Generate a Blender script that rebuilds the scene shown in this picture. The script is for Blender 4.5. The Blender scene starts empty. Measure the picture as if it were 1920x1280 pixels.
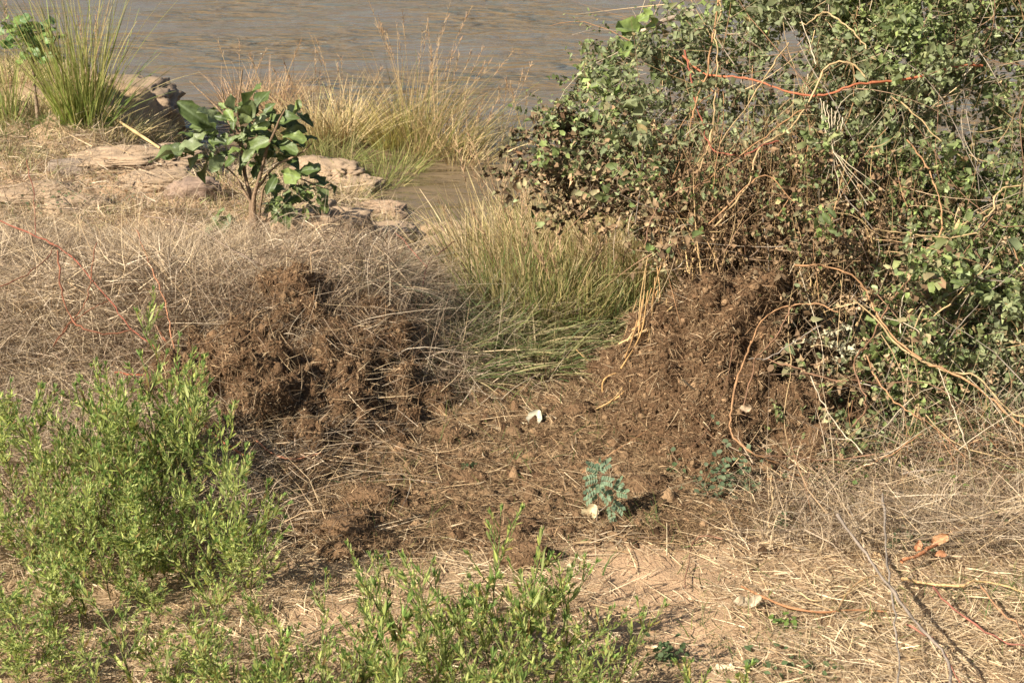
import bpy, bmesh, math
import numpy as np
from mathutils import Vector, Matrix, Euler
rng = np.random.default_rng(7)
R = math.radians
SC = bpy.context.scene
COL = SC.collection

# ------------------------------------------------------------------ camera
CAM = np.array([0.0, 0.0, 2.3]); PITCH = R(21.0); FPX = 3040.0
cam_d = bpy.data.cameras.new('camera'); cam = bpy.data.objects.new('camera', cam_d); COL.objects.link(cam)
cam.location = CAM; cam.rotation_euler = (R(90) - PITCH, 0, 0)
cam_d.sensor_width = 36; cam_d.lens = FPX / 1920 * 36; cam_d.clip_end = 2000; cam_d.clip_start = .05
cam_d.dof.use_dof = True; cam_d.dof.focus_distance = 5.7; cam_d.dof.aperture_fstop = 11.0
SC.camera = cam

# ------------------------------------------------------------------ light
SUN_DIR = np.array([-0.64, -0.52, 0.60]); SUN_DIR /= np.linalg.norm(SUN_DIR)   # towards the sun
elev = math.asin(SUN_DIR[2]); azim = math.atan2(SUN_DIR[0], SUN_DIR[1])
w = bpy.data.worlds.new('World'); SC.world = w; w.use_nodes = True
nt = w.node_tree; bg = nt.nodes['Background']
sky = nt.nodes.new('ShaderNodeTexSky'); sky.sky_type = 'NISHITA'; sky.sun_disc = False
sky.sun_elevation = elev; sky.sun_rotation = azim; sky.air_density = 1.0; sky.dust_density = 2.0
nt.links.new(sky.outputs[0], bg.inputs[0]); bg.inputs[1].default_value = 0.052
sl = bpy.data.lights.new('sun', 'SUN'); sl.energy = 4.9; sl.angle = R(.53); sl.color = (1, .915, .785)
sun = bpy.data.objects.new('sun', sl); COL.objects.link(sun)
sun.rotation_euler = Vector(SUN_DIR).to_track_quat('Z', 'Y').to_euler()
SC.view_settings.view_transform = 'Standard'; SC.view_settings.look = 'None'
SC.view_settings.gamma = 1; SC.view_settings.use_curve_mapping = False
SC.view_settings.exposure = 1.08
SC.render.engine = 'CYCLES'
SC.cycles.max_bounces = 5; SC.cycles.diffuse_bounces = 3; SC.cycles.transmission_bounces = 3

# ------------------------------------------------------------------ noise
def _h(a, b, c, s):
    n = (a * 73856093) ^ (b * 19349663) ^ (c * 83492791) ^ (s * 2654435)
    n = (n ^ (n >> 13)) * 1274126177 & 0x7fffffff
    n = (n ^ (n >> 16)) * 668265263 & 0x7fffffff
    return (n & 0xffffff) / float(0xffffff)
def vnoise(x, y, z=None, s=1):
    x = np.asarray(x, float); y = np.asarray(y, float); z = np.zeros_like(x) + (.5 if z is None else z)
    xi = np.floor(x).astype(np.int64); yi = np.floor(y).astype(np.int64); zi = np.floor(z).astype(np.int64)
    fx, fy, fz = x - xi, y - yi, z - zi
    fx, fy, fz = [t * t * (3 - 2 * t) for t in (fx, fy, fz)]
    def c(i, j, k): return _h(xi + i, yi + j, zi + k, s)
    a = c(0,0,0)*(1-fx)+c(1,0,0)*fx; b = c(0,1,0)*(1-fx)+c(1,1,0)*fx
    d = c(0,0,1)*(1-fx)+c(1,0,1)*fx; e = c(0,1,1)*(1-fx)+c(1,1,1)*fx
    return (a*(1-fy)+b*fy)*(1-fz) + (d*(1-fy)+e*fy)*fz
def fbm(x, y, z=None, o=4, s=1):
    t = 0; a = .5; f = 1; n = 0
    for k in range(o):
        t = t + a * vnoise(np.asarray(x)*f, np.asarray(y)*f, None if z is None else np.asarray(z)*f, s + k); n += a; a *= .5; f *= 2.03
    return t / n
def sm(a, b, x):
    t = np.clip((np.asarray(x, float) - a) / (b - a), 0, 1); return t * t * (3 - 2 * t)

# ------------------------------------------------------------------ terrain
WATER = -0.45
SX = [-60, -8, -4.2, -3.1, -2.35, -2.3, -1.44, -.9, -.58, 0, .5, 3, 60]
SY = [13.8, 13.5, 12.4, 11.6, 11.0, 10.9, 10.6, 9.7, 9.0, 8.65, 8.8, 9.0, 9.4]
def shore(x): return np.interp(x, SX, SY) + .18 * (fbm(x * 2, x * 0, s=40) - .5)
def H(x, y):
    x = np.asarray(x, float); y = np.asarray(y, float)
    s = shore(x) - y
    wl = 1 - sm(-2.5, -2.15, x)
    up = (-.45 + .45 * sm(0, 2.6, s)) * (1 - wl) + (-.45 + .43 * sm(0, .22, s)) * wl
    z = np.where(s > 0, up, -.45 + np.maximum(s, -4) * .3)
    near = sm(0, .6, s)
    z = z + near * (.10 * (fbm(x * .9, y * .9, s=3) - .5) + .035 * (fbm(x * 4, y * 4, s=9) - .5) + .012 * (fbm(x * 16, y * 16, s=14, o=2) - .5))
    # rocky knobbly band of bank in the middle distance
    band = sm(7.0, 7.8, y) * near * sm(.3, -.5, x)
    z = z + .17 * sm(5.25, 5.75, y + .12 * (fbm(x * 3, x * 0, s=23) - .5)) * (1 - sm(6.0, 7.4, y)) * sm(-.22, -.55, x)
    z = z + band * .16 * (np.abs(fbm(x * 2.6, y * 2.6, s=21) - .5) * 2.2 - .3)
    return z

def ray(px, py):
    u = (px - 960) / FPX; v = (640 - py) / FPX
    c, s = math.cos(PITCH), math.sin(PITCH)
    return np.array([u, c + v * s, -s + v * c])
def pt(px, py, y):                       # where that sight line crosses the vertical plane at distance y
    r = ray(px, py); return CAM + r * (y / r[1])
def rz(px, py, z):                       # ... and where it crosses the level z
    r = ray(px, py); return CAM + r * ((z - CAM[2]) / r[2])
def gp(px, py, lift=0.0):                # ... and where it meets the ground
    r = ray(px, py); t = 2.5
    p = CAM + r * t
    while t < 40 and p[2] > float(H(p[0], p[1])) + lift:
        t += .03; p = CAM + r * t
    return p
def proj(P):
    P = np.atleast_2d(P) - CAM; c, s = math.cos(PITCH), math.sin(PITCH)
    d = P[:, 1] * c - P[:, 2] * s; up = P[:, 1] * s + P[:, 2] * c
    d = np.maximum(d, .05)
    return 960 + P[:, 0] / d * FPX, 640 - up / d * FPX
def G(px, py, cx, cy, rx, ry): return np.exp(-(((px - cx) / rx) ** 2 + ((py - cy) / ry) ** 2))

# ------------------------------------------------------------------ materials
def new_mat(name):
    m = bpy.data.materials.new(name); m.use_nodes = True
    n = m.node_tree.nodes; l = m.node_tree.links
    return m, n, l, n['Principled BSDF'], n['Material Output']
def plant_mat(name, trans=.25, rough=.55, spec=.3, ns=60.0, bump=.0):
    m, n, l, b, o = new_mat(name)
    at = n.new('ShaderNodeAttribute'); at.attribute_name = 'Col'
    tx = n.new('ShaderNodeTexNoise'); tx.inputs['Scale'].default_value = ns; tx.inputs['Detail'].default_value = 3
    geo = n.new('ShaderNodeNewGeometry'); l.new(geo.outputs['Position'], tx.inputs['Vector'])
    mr = n.new('ShaderNodeMapRange'); mr.inputs[3].default_value = .72; mr.inputs[4].default_value = 1.28
    l.new(tx.outputs[0], mr.inputs[0])
    mx = n.new('ShaderNodeVectorMath'); mx.operation = 'MULTIPLY'
    l.new(at.outputs['Color'], mx.inputs[0]); l.new(mr.outputs[0], mx.inputs[1])
    l.new(mx.outputs[0], b.inputs['Base Color']); b.inputs['Roughness'].default_value = rough
    b.inputs['Specular IOR Level'].default_value = spec
    if bump:
        bp = n.new('ShaderNodeBump'); bp.inputs['Strength'].default_value = bump; bp.inputs['Distance'].default_value = .01
        l.new(tx.outputs[0], bp.inputs['Height']); l.new(bp.outputs[0], b.inputs['Normal'])
    if trans:
        t = n.new('ShaderNodeBsdfTranslucent'); l.new(mx.outputs[0], t.inputs[0])
        x = n.new('ShaderNodeMixShader'); x.inputs[0].default_value = trans
        l.new(b.outputs[0], x.inputs[1]); l.new(t.outputs[0], x.inputs[2]); l.new(x.outputs[0], o.inputs[0])
    return m
M_LEAF = plant_mat('leaf_green', .45, .55, .3)
M_BIG = plant_mat('broad_leaf', .22, .48, .4, 35, .5)
M_DRY = plant_mat('dry_stem', .08, .6, .3)
M_FIB = plant_mat('fibre', .0, .8, .15)
M_WOOD = plant_mat('bark', .0, .7, .2, 90, .6)
M_CRUST = plant_mat('fibre_mass', .0, .95, .05, 120, 1.0)

def soil_mat():
    m, n, l, b, o = new_mat('soil')
    at = n.new('ShaderNodeAttribute'); at.attribute_name = 'Col'
    geo = n.new('ShaderNodeNewGeometry')
    a = n.new('ShaderNodeTexNoise'); a.inputs['Scale'].default_value = 9; a.inputs['Detail'].default_value = 8; a.inputs['Roughness'].default_value = .7
    c = n.new('ShaderNodeTexNoise'); c.inputs['Scale'].default_value = 160; c.inputs['Detail'].default_value = 4
    for t in (a, c): l.new(geo.outputs['Position'], t.inputs['Vector'])
    r1 = n.new('ShaderNodeMapRange'); r1.inputs[3].default_value = .6; r1.inputs[4].default_value = 1.35; l.new(a.outputs[0], r1.inputs[0])
    r2 = n.new('ShaderNodeMapRange'); r2.inputs[3].default_value = .7; r2.inputs[4].default_value = 1.3; l.new(c.outputs[0], r2.inputs[0])
    k = n.new('ShaderNodeMath'); k.operation = 'MULTIPLY'; l.new(r1.outputs[0], k.inputs[0]); l.new(r2.outputs[0], k.inputs[1])
    mx = n.new('ShaderNodeVectorMath'); mx.operation = 'MULTIPLY'; l.new(at.outputs['Color'], mx.inputs[0]); l.new(k.outputs[0], mx.inputs[1])
    l.new(mx.outputs[0], b.inputs['Base Color']); b.inputs['Roughness'].default_value = .95; b.inputs['Specular IOR Level'].default_value = .1
    bp = n.new('ShaderNodeBump'); bp.inputs['Strength'].default_value = .8; bp.inputs['Distance'].default_value = .006; l.new(c.outputs[0], bp.inputs['Height'])
    b2 = n.new('ShaderNodeBump'); b2.inputs['Strength'].default_value = .6; b2.inputs['Distance'].default_value = .03; l.new(a.outputs[0], b2.inputs['Height'])
    l.new(bp.outputs[0], b2.inputs['Normal']); l.new(b2.outputs[0], b.inputs['Normal'])
    return m
M_SOIL = soil_mat()
def rock_mat():
    m, n, l, b, o = new_mat('sandstone')
    tc = n.new('ShaderNodeNewGeometry')
    a = n.new('ShaderNodeTexNoise'); a.inputs['Scale'].default_value = 7; a.inputs['Detail'].default_value = 9; a.inputs['Roughness'].default_value = .65
    mp = n.new('ShaderNodeMapping'); mp.inputs['Scale'].default_value = (1, 1, 5)
    l.new(tc.outputs['Position'], mp.inputs[0]); l.new(mp.outputs[0], a.inputs['Vector'])
    at = n.new('ShaderNodeAttribute'); at.attribute_name = 'Col'
    mr = n.new('ShaderNodeMapRange'); mr.inputs[3].default_value = .45; mr.inputs[4].default_value = 1.5; l.new(a.outputs[0], mr.inputs[0])
    mx = n.new('ShaderNodeVectorMath'); mx.operation = 'MULTIPLY'; l.new(at.outputs['Color'], mx.inputs[0]); l.new(mr.outputs[0], mx.inputs[1])
    l.new(mx.outputs[0], b.inputs['Base Color']); b.inputs['Roughness'].default_value = .9
    bp = n.new('ShaderNodeBump'); bp.inputs['Strength'].default_value = .9; bp.inputs['Distance'].default_value = .02; l.new(a.outputs[0], bp.inputs['Height']); l.new(bp.outputs[0], b.inputs['Normal'])
    return m
M_ROCK = rock_mat()
def water_mat():
    m, n, l, b, o = new_mat('muddy_water')
    b.inputs['Base Color'].default_value = (.145, .105, .060, 1); b.inputs['Roughness'].default_value = .06; b.inputs['IOR'].default_value = 1.33
    geo = n.new('ShaderNodeNewGeometry')
    def nz(sc, sx, sy, det):
        mp = n.new('ShaderNodeMapping'); mp.inputs['Scale'].default_value = (sx, sy, 1); mp.inputs['Rotation'].default_value = (0, 0, R(-6))
        t = n.new('ShaderNodeTexNoise'); t.inputs['Scale'].default_value = sc; t.inputs['Detail'].default_value = det; t.inputs['Distortion'].default_value = .5
        l.new(geo.outputs['Position'], mp.inputs[0]); l.new(mp.outputs[0], t.inputs['Vector']); return t
    a = nz(1.9, 1, 2.4, 2); c = nz(6.5, 1, 2.2, 2); g = nz(.4, 1, 1.6, 3)
    msk = n.new('ShaderNodeMapRange'); msk.inputs[1].default_value = .42; msk.inputs[2].default_value = .66; msk.inputs[3].default_value = .12; msk.inputs[4].default_value = 1.0; l.new(g.outputs[0], msk.inputs[0])
    b1 = n.new('ShaderNodeBump'); b1.inputs['Distance'].default_value = .30; l.new(a.outputs[0], b1.inputs['Height']); l.new(msk.outputs[0], b1.inputs['Strength'])
    b2 = n.new('ShaderNodeBump'); b2.inputs['Distance'].default_value = .07; l.new(c.outputs[0], b2.inputs['Height']); l.new(msk.outputs[0], b2.inputs['Strength'])
    l.new(b1.outputs[0], b2.inputs['Normal']); l.new(b2.outputs[0], b.inputs['Normal'])
    return m
M_WATER = water_mat()

# ------------------------------------------------------------------ mesh buffer
class Buf:
    def __init__(s): s.v = []; s.q = []; s.t = []; s.c = []; s.n = 0
    def add(s, v, c, q=None, t=None):
        v = np.asarray(v, np.float32).reshape(-1, 3)
        c = np.asarray(c, np.float32)
        if c.ndim == 1: c = np.tile(c, (len(v), 1))
        s.v.append(v); s.c.append(c.reshape(-1, 3))
        if q is not None: s.q.append(np.asarray(q, np.int64).reshape(-1, 4) + s.n)
        if t is not None: s.t.append(np.asarray(t, np.int64).reshape(-1, 3) + s.n)
        s.n += len(v)
    def mesh(s, name, mat, smooth=True, off=None):
        me = bpy.data.meshes.new(name)
        V = np.concatenate(s.v); C = np.concatenate(s.c)
        if off is not None: V = V - np.asarray(off, np.float32)
        Q = np.concatenate(s.q) if s.q else np.zeros((0, 4), np.int64)
        T = np.concatenate(s.t) if s.t else np.zeros((0, 3), np.int64)
        me.vertices.add(len(V)); me.vertices.foreach_set('co', V.astype(np.float32).ravel())
        L = np.concatenate([Q.ravel(), T.ravel()]); me.loops.add(len(L)); me.loops.foreach_set('vertex_index', L.astype(np.int32))
        st = np.concatenate([np.arange(len(Q)) * 4, len(Q) * 4 + np.arange(len(T)) * 3])
        me.polygons.add(len(st)); me.polygons.foreach_set('loop_start', st.astype(np.int32))
        me.polygons.foreach_set('use_smooth', np.full(len(st), smooth))
        me.update(calc_edges=True)
        a = me.color_attributes.new('Col', 'FLOAT_COLOR', 'POINT')
        a.data.foreach_set('color', np.concatenate([np.clip(C, 0, 1), np.ones((len(C), 1))], 1).astype(np.float32).ravel())
        me.materials.append(mat); return me
    def obj(s, name, mat, parent=None, smooth=True, off=None, **props):
        o = bpy.data.objects.new(name, s.mesh(name, mat, smooth, off)); COL.objects.link(o)
        if off is not None and parent is None: o.location = off
        if parent is not None: o.parent = parent
        for k, v in props.items(): o[k] = v
        return o
def unit(a): return a / np.maximum(np.linalg.norm(a, axis=-1, keepdims=True), 1e-9)
def empty(name, loc, **props):
    o = bpy.data.objects.new(name, None); COL.objects.link(o); o.location = [float(q) for q in loc]; o.empty_display_size = .05
    for k, v in props.items(): o[k] = v
    return o
def copy_tree(o, parent=None):
    c = o.copy(); COL.objects.link(c); c.parent = parent
    for ch in list(o.children): copy_tree(ch, c)
    return c

def ribbons(buf, P, D, L, W, bend, col, seg=3, prof=None, side=None, tipc=None):
    """N tapering strips: P base, D unit direction, L length, W width, bend (N,3) curvature, col (N,3)"""
    N = len(P); P = np.asarray(P, float); L = np.broadcast_to(L, N).astype(float); W = np.broadcast_to(W, N).astype(float)
    if side is None:
        side = unit(np.cross(D, rng.normal(size=(N, 3))))
    if prof is None: prof = np.linspace(1, .15, seg + 1)
    rows = []
    cols = []
    for i in range(seg + 1):
        t = i / seg
        c = P + D * (L * t)[:, None] + bend * (L * t * t)[:, None]
        h = side * (W * prof[i] * .5)[:, None]
        rows += [c - h, c + h]
        cc = col if tipc is None else col * (1 - t) + tipc * t
        cols += [cc, cc]
    V = np.stack(rows, 1); C = np.stack(cols, 1); k = 2 * (seg + 1)
    base = (np.arange(N) * k)[:, None, None]
    q = np.array([[2*i, 2*i+1, 2*i+3, 2*i+2] for i in range(seg)])[None]
    buf.add(V.reshape(-1, 3), C.reshape(-1, 3), q=(base + q).reshape(-1, 4))

T_ROUND = (np.array([[0,0,0],[.25,-.42,.08],[.68,-.46,.02],[1,0,-.12],[.68,.46,.02],[.25,.42,.08],[.5,0,-.1]]), np.array([[0,1,6],[1,2,6],[2,3,6],[3,4,6],[4,5,6],[5,0,6]]))
T_CURL = (np.array([[0,0,0],[.2,-.4,.2],[.7,-.5,-.1],[.9,0,-.4],[.7,.35,.15],[.3,.5,.3],[.5,0,-.1]]), T_ROUND[1])
T_OVAL = (np.array([[0,0,0],[.35,-.5,.05],[.75,-.35,0],[1,0,-.15],[.75,.35,0],[.35,.5,.05],[.55,0,-.12]]), T_ROUND[1])
def leaves(buf, P, A, N_, L, W, col, tmpl=T_ROUND, jit=.12):
    n = len(P); A = unit(A); S = unit(np.cross(N_, A)); Nn = np.cross(A, S)
    L = np.broadcast_to(L, n); W = np.broadcast_to(W, n)
    T = tmpl[0]; k = len(T)
    TT = T[None] + rng.normal(size=(n, k, 3)) * jit * np.array([.4, .5, .8])
    V = P[:, None] + A[:, None] * (TT[..., 0] * L[:, None])[..., None] + S[:, None] * (TT[..., 1] * W[:, None])[..., None] + Nn[:, None] * (TT[..., 2] * L[:, None])[..., None]
    C = np.repeat(col[:, None], k, 1) * (1 + .12 * rng.normal(size=(n, k, 1)))
    buf.add(V.reshape(-1, 3), C.reshape(-1, 3), t=(tmpl[1][None] + (np.arange(n) * k)[:, None, None]).reshape(-1, 3))

def tube(buf, pts, r0, r1, col, sides=5, col2=None, wob=0.0):
    pts = np.asarray(pts, float); n = len(pts)
    if wob: pts = pts + rng.normal(size=pts.shape) * wob * np.minimum(1, np.arange(n))[:, None]
    T = unit(np.gradient(pts, axis=0)); up = np.array([.13, .31, .94])
    X = unit(np.cross(T, up)); Y = np.cross(T, X)
    rad = np.linspace(r0, r1, n) * (1 + .16 * rng.normal(size=n))
    a = np.arange(sides) / sides * 2 * math.pi
    V = pts[:, None] + rad[:, None, None] * (X[:, None] * np.cos(a)[None, :, None] + Y[:, None] * np.sin(a)[None, :, None])
    c2 = col if col2 is None else col2
    t = np.linspace(0, 1, n)[:, None, None]
    C = (np.asarray(col)[None, None] * (1 - t) + np.asarray(c2)[None, None] * t) * (1 + .18 * rng.normal(size=(n, 1, 1))) * np.ones((1, sides, 1))
    q = [[i*sides+j, i*sides+(j+1) % sides, (i+1)*sides+(j+1) % sides, (i+1)*sides+j] for i in range(n-1) for j in range(sides)]
    buf.add(V.reshape(-1, 3), C.reshape(-1, 3), q=q)
def smooth_line(pts, n):
    """Catmull-Rom through pts, n points"""
    p = np.asarray(pts, float)
    if len(p) == 2: return p[0] + (p[1] - p[0]) * np.linspace(0, 1, n)[:, None]
    q = np.vstack([2*p[0]-p[1], p, 2*p[-1]-p[-2]]); out = []
    for u in np.linspace(0, len(p) - 1 - 1e-6, n):
        i = int(u); t = u - i; a, b, c, d = q[i:i+4]
        out.append(.5 * ((2*b) + (-a+c)*t + (2*a-5*b+4*c-d)*t*t + (-a+3*b-3*c+d)*t**3))
    return np.array(out)
def mixc(a, b, t): return np.asarray(a)[None] * (1 - t)[:, None] + np.asarray(b)[None] * t[:, None]
def palette(cols, n, var=.15, p=None):
    cols = np.array(cols); i = rng.choice(len(cols), n, p=p); j = rng.choice(len(cols), n, p=p); t = rng.random(n)[:, None] * .5
    return (cols[i] * (1 - t) + cols[j] * t) * np.exp(rng.normal(size=(n, 1)) * var)
def sphdir(n, zmin=-1, zmax=1):
    z = rng.uniform(zmin, zmax, n); a = rng.uniform(0, 2*math.pi, n); r = np.sqrt(1 - z*z)
    return np.stack([r*np.cos(a), r*np.sin(a), z], 1)

STRAW = [(.50,.38,.225), (.38,.27,.15), (.64,.51,.33), (.25,.165,.09), (.43,.335,.225)]
GREY = [(.30,.225,.155), (.40,.31,.215), (.14,.092,.058), (.52,.43,.31), (.21,.145,.095)]
BROWN = [(.165,.10,.054), (.225,.145,.08), (.095,.056,.031), (.33,.23,.13)]

# ------------------------------------------------------------------ zones of the ground
def brown_zone(x, y):
    px, py = proj(np.stack([x, y, np.zeros_like(x)], 1))
    m = 1.25*G(px,py,950,860,450,95) + 1.0*G(px,py,620,840,240,100) + 1.1*G(px,py,1320,890,290,105) + 1.0*G(px,py,1020,780,190,60) + .95*G(px,py,760,995,280,48) + .7*G(px,py,560,900,140,60)
    return np.clip(1.12 * m + 1.1 * (fbm(x * 5, y * 5, s=61) - .5), 0, 1.2)
def bare_zone(x, y):
    px, py = proj(np.stack([x, y, np.zeros_like(x)], 1))
    m = G(px,py,1200,1080,130,75) + .8*G(px,py,560,960,80,35) + .7*G(px,py,700,930,80,18) + .7*G(px,py,820,975,80,18) + .9*G(px,py,680,1180,170,60) + .8*G(px,py,1330,1190,130,60) + .35*G(px,py,1500,1000,300,200)
    m = m + 1.2*G(px,py,700,445,260,62) + 1.1*G(px,py,330,330,330,60) + .8*G(px,py,640,330,90,50)
    return np.clip(m + .5 * (fbm(x * 6, y * 6, s=71) - .5), 0, 1)

# ground sheet
def axis(lo, a, b, hi, st):
    mid = np.arange(a, b, st); e1 = a - np.cumsum(st * 1.35 ** np.arange(1, 60)); e2 = b + np.cumsum(st * 1.35 ** np.arange(0, 60))
    return np.concatenate([[lo], e1[e1 > lo][::-1], mid, e2[e2 < hi], [hi]])
gx = axis(-400, -3.7, 3.0, 400, .02); gy = axis(-60, 3.0, 11.4, 900, .02)
X, Y = np.meshgrid(gx, gy); x = X.ravel(); y = Y.ravel(); z = H(x, y)
nx, ny = len(gx), len(gy)
b_ = brown_zone(x, y); ba = bare_zone(x, y)
z = z + sm(.3, .9, b_) * (.055 * (fbm(x * 9, y * 9, s=5, o=4) - .35)) * (y < 9)
c = mixc((.34,.235,.14), (.47,.31,.185), ba)
c = c * (1 - .0) * (1 - sm(.3, .8, b_)[:, None]) + np.array([.165,.095,.048])[None] * sm(.3, .8, b_)[:, None]
wet = 1 - sm(0, .25, shore(x) - y)
c = c * (1 - .5 * wet[:, None])
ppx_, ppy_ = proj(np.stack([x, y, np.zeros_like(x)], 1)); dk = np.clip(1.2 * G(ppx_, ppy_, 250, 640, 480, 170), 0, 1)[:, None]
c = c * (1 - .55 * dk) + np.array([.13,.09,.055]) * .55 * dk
i = (np.arange(ny - 1)[:, None] * nx + np.arange(nx - 1)[None]).ravel()
gb = Buf(); gb.add(np.stack([x, y, z], 1), c, q=np.stack([i, i+1, i+nx+1, i+nx], 1))
gb.obj('ground', M_SOIL, kind='structure')
def HG(x, y):
    x = np.asarray(x, float); y = np.asarray(y, float)
    return H(x, y) + sm(.3, .9, brown_zone(np.atleast_1d(x), np.atleast_1d(y))) .reshape(x.shape)* (.055 * (fbm(x * 9, y * 9, s=5, o=4) - .35))

# water with real low ripples near the bank
wx = axis(-400, -9, 9, 400, .07); wy = axis(8.4, 8.5, 22, 900, .045)
X, Y = np.meshgrid(wx, wy); x = X.ravel(); y = Y.ravel(); nx, ny = len(wx), len(wy)
amp = np.exp(-np.maximum(0, y - 22) / 10)
z = WATER + amp * (.045 * (fbm(x * 1.1 + y * .2, y * 2.0, s=31) - .5) + .022 * (fbm(x * 3.3, y * 5, s=33, o=3) - .5))
i = (np.arange(ny - 1)[:, None] * nx + np.arange(nx - 1)[None]).ravel()
wb = Buf(); wb.add(np.stack([x, y, z], 1), (.2,.14,.08), q=np.stack([i, i+1, i+nx+1, i+nx], 1))
wb.obj('river_water', M_WATER, kind='structure')

def ico0():
    bm = bmesh.new(); bmesh.ops.create_icosphere(bm, subdivisions=1, radius=1)
    V = np.array([v.co[:] for v in bm.verts]); F = np.array([[v.index for v in f.verts] for f in bm.faces]); bm.free(); return V, F
CR_V, CR_F = ico0()
def crumbs(buf, C, rad):
    m = len(C); V = CR_V[None] * rng.uniform(.55, 1.3, (m, len(CR_V), 1)) * (rad[:, None] * rng.uniform(.6, 1.4, (m, 3)))[:, None, :] + C[:, None]
    col = np.repeat(palette(BROWN[:3], m, .25)[:, None] * .9, len(CR_V), 1)
    buf.add(V.reshape(-1, 3), col.reshape(-1, 3), t=(CR_F[None] + (np.arange(m) * len(CR_V))[:, None, None]).reshape(-1, 3))
# ------------------------------------------------------------------ the two heaps of plant fibre
def heap(name, cx, cy, rx, ry, hgt, seed, label, nf, skew=(0, 0), power=2.6):
    st = .0105; xs = np.arange(-rx * 1.25, rx * 1.25, st); ys = np.arange(-ry * 1.25, ry * 1.25, st)
    X, Y = np.meshgrid(xs, ys); u = X / rx; v = Y / ry
    ang = np.arctan2(v, u); rr = np.sqrt(u*u + v*v) * (1 + .55 * (fbm(np.cos(ang) * 1.6 + 5, np.sin(ang) * 1.6 + 5, s=seed) - .5))
    prof = 1 - np.clip(rr, 0, 1.3) ** power
    hh = hgt * np.where(prof > 0, prof ** .8, prof * .5) * (1 + skew[0] * u + skew[1] * v) - .03
    P = np.stack([X.ravel() + cx, Y.ravel() + cy, hh.ravel()], 1)
    P[:, 2] += H(P[:, 0], P[:, 1])
    ny_, nx_ = X.shape
    Z = P[:, 2].reshape(ny_, nx_); gy_, gx_ = np.gradient(Z, st)
    N = unit(np.stack([-gx_.ravel(), -gy_.ravel(), np.ones(nx_ * ny_)], 1))
    n1 = fbm(P[:,0]*5, P[:,1]*5, P[:,2]*6, o=3, s=seed+1); n2 = np.abs(fbm(P[:,0]*9, P[:,1]*9, P[:,2]*12, o=2, s=seed+2) - .5) * 2; n3 = np.abs(fbm(P[:,0]*24, P[:,1]*24, P[:,2]*30, o=2, s=seed+3) - .5) * 2
    P = P + N * (.26 * (n1 - .5) + .22 * (fbm(P[:,0]*11, P[:,1]*11, P[:,2]*14, o=4, s=seed+2) - .5) + .04 * (n3 - .3) - .05 * sm(.60, .74, fbm(P[:,0]*9, P[:,1]*9, P[:,2]*13, o=2, s=seed+9)) + .04 * (fbm(P[:,0]*45, P[:,1]*45, P[:,2]*50, o=2, s=seed+4) - .5))[:, None] * sm(-.03, .06, hh.ravel())[:, None]
    i = (np.arange(ny_ - 1)[:, None] * nx_ + np.arange(nx_ - 1)[None]).ravel()
    Q = np.stack([i, i+1, i+nx_+1, i+nx_], 1)
    root = empty(name, (cx, cy, float(H(cx, cy))), label=label, category='plant heap')
    b = Buf(); tone = .75 + .5 * n1
    b.add(P, np.array([.11,.065,.035])[None] * tone[:, None], q=Q)
    o = b.obj('packed_fibre', M_CRUST, root); o.location = -root.location
    # loose fibres sticking out of it
    A, B, C, D = P[Q[:,0]], P[Q[:,1]], P[Q[:,2]], P[Q[:,3]]
    fn = np.cross(C - A, D - B); ar = np.linalg.norm(fn, axis=1); fn = unit(fn)
    cen = (A + B + C + D) / 4
    vis = cen[:, 2] > H(cen[:, 0], cen[:, 1]) - .02
    wgt = ar * vis * (.3 + (fn[:, 1] < .2)); k = rng.choice(len(Q), nf, p=wgt / wgt.sum())
    s, t = rng.random((2, nf, 1)); p = A[k]*(1-s)*(1-t) + B[k]*s*(1-t) + C[k]*s*t + D[k]*(1-s)*t
    tan = sphdir(nf); n = fn[k]; tan = unit(tan - n * (tan * n).sum(1)[:, None])
    d = unit(tan + n * rng.uniform(-.1, .35, (nf, 1)) ** 1)
    L = np.where(rng.random(nf) < .5, rng.uniform(.004, .012, nf), rng.gamma(2.4, .0085, nf) + .006)
    fb = Buf(); pn = fbm(p[:,0]*8, p[:,1]*8, p[:,2]*8, s=seed+5)
    col = palette(BROWN, nf, .28) * (.45 + .85 * pn[:, None])
    pale = rng.random(nf) < .05; col[pale] = palette(STRAW, pale.sum()) * .85
    ribbons(fb, p - n * .003, d, L, np.where(L < .012, rng.uniform(.002, .006, nf), rng.uniform(.0012, .003, nf)), rng.normal(size=(nf, 3)) * .25 + [0, 0, -.15], col, seg=2, prof=[.8, 1, .3])
    o = fb.obj('loose_fibre', M_FIB, root, kind='stuff'); o.location = -root.location
    m = 3800; k = rng.choice(len(Q), m, p=wgt / wgt.sum()); cb = Buf(); crumbs(cb, cen[k], rng.gamma(1.8, .0023, m) + .002); o = cb.obj('crumbs', M_CRUST, root, kind='stuff'); o.location = -root.location
    m = 260; k = rng.choice(len(Q), m, p=wgt / wgt.sum()); cb = Buf(); ribbons(cb, cen[k] + fn[k] * .006, unit(sphdir(m) * [1, .5, .7]), rng.uniform(.03, .12, m), rng.uniform(.0015, .003, m), rng.normal(size=(m, 3)) * .1, palette(STRAW, m, .2), seg=2); o = cb.obj('straws', M_DRY, root, kind='stuff'); o.location = -root.location
    return root, P, N
heap('plant_heap', -.78, 5.28, .62, .50, .20, 101, 'steep heap of dark brown matted plant fibre in front of the dry grey brush', 120000, (-.15, .35))
heap('plant_heap', .76, 5.26, .48, .62, .52, 151, 'tall heap of dark brown plant fibre leaning against the leafy bush', 150000, (.1, .45), 1.5)

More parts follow.
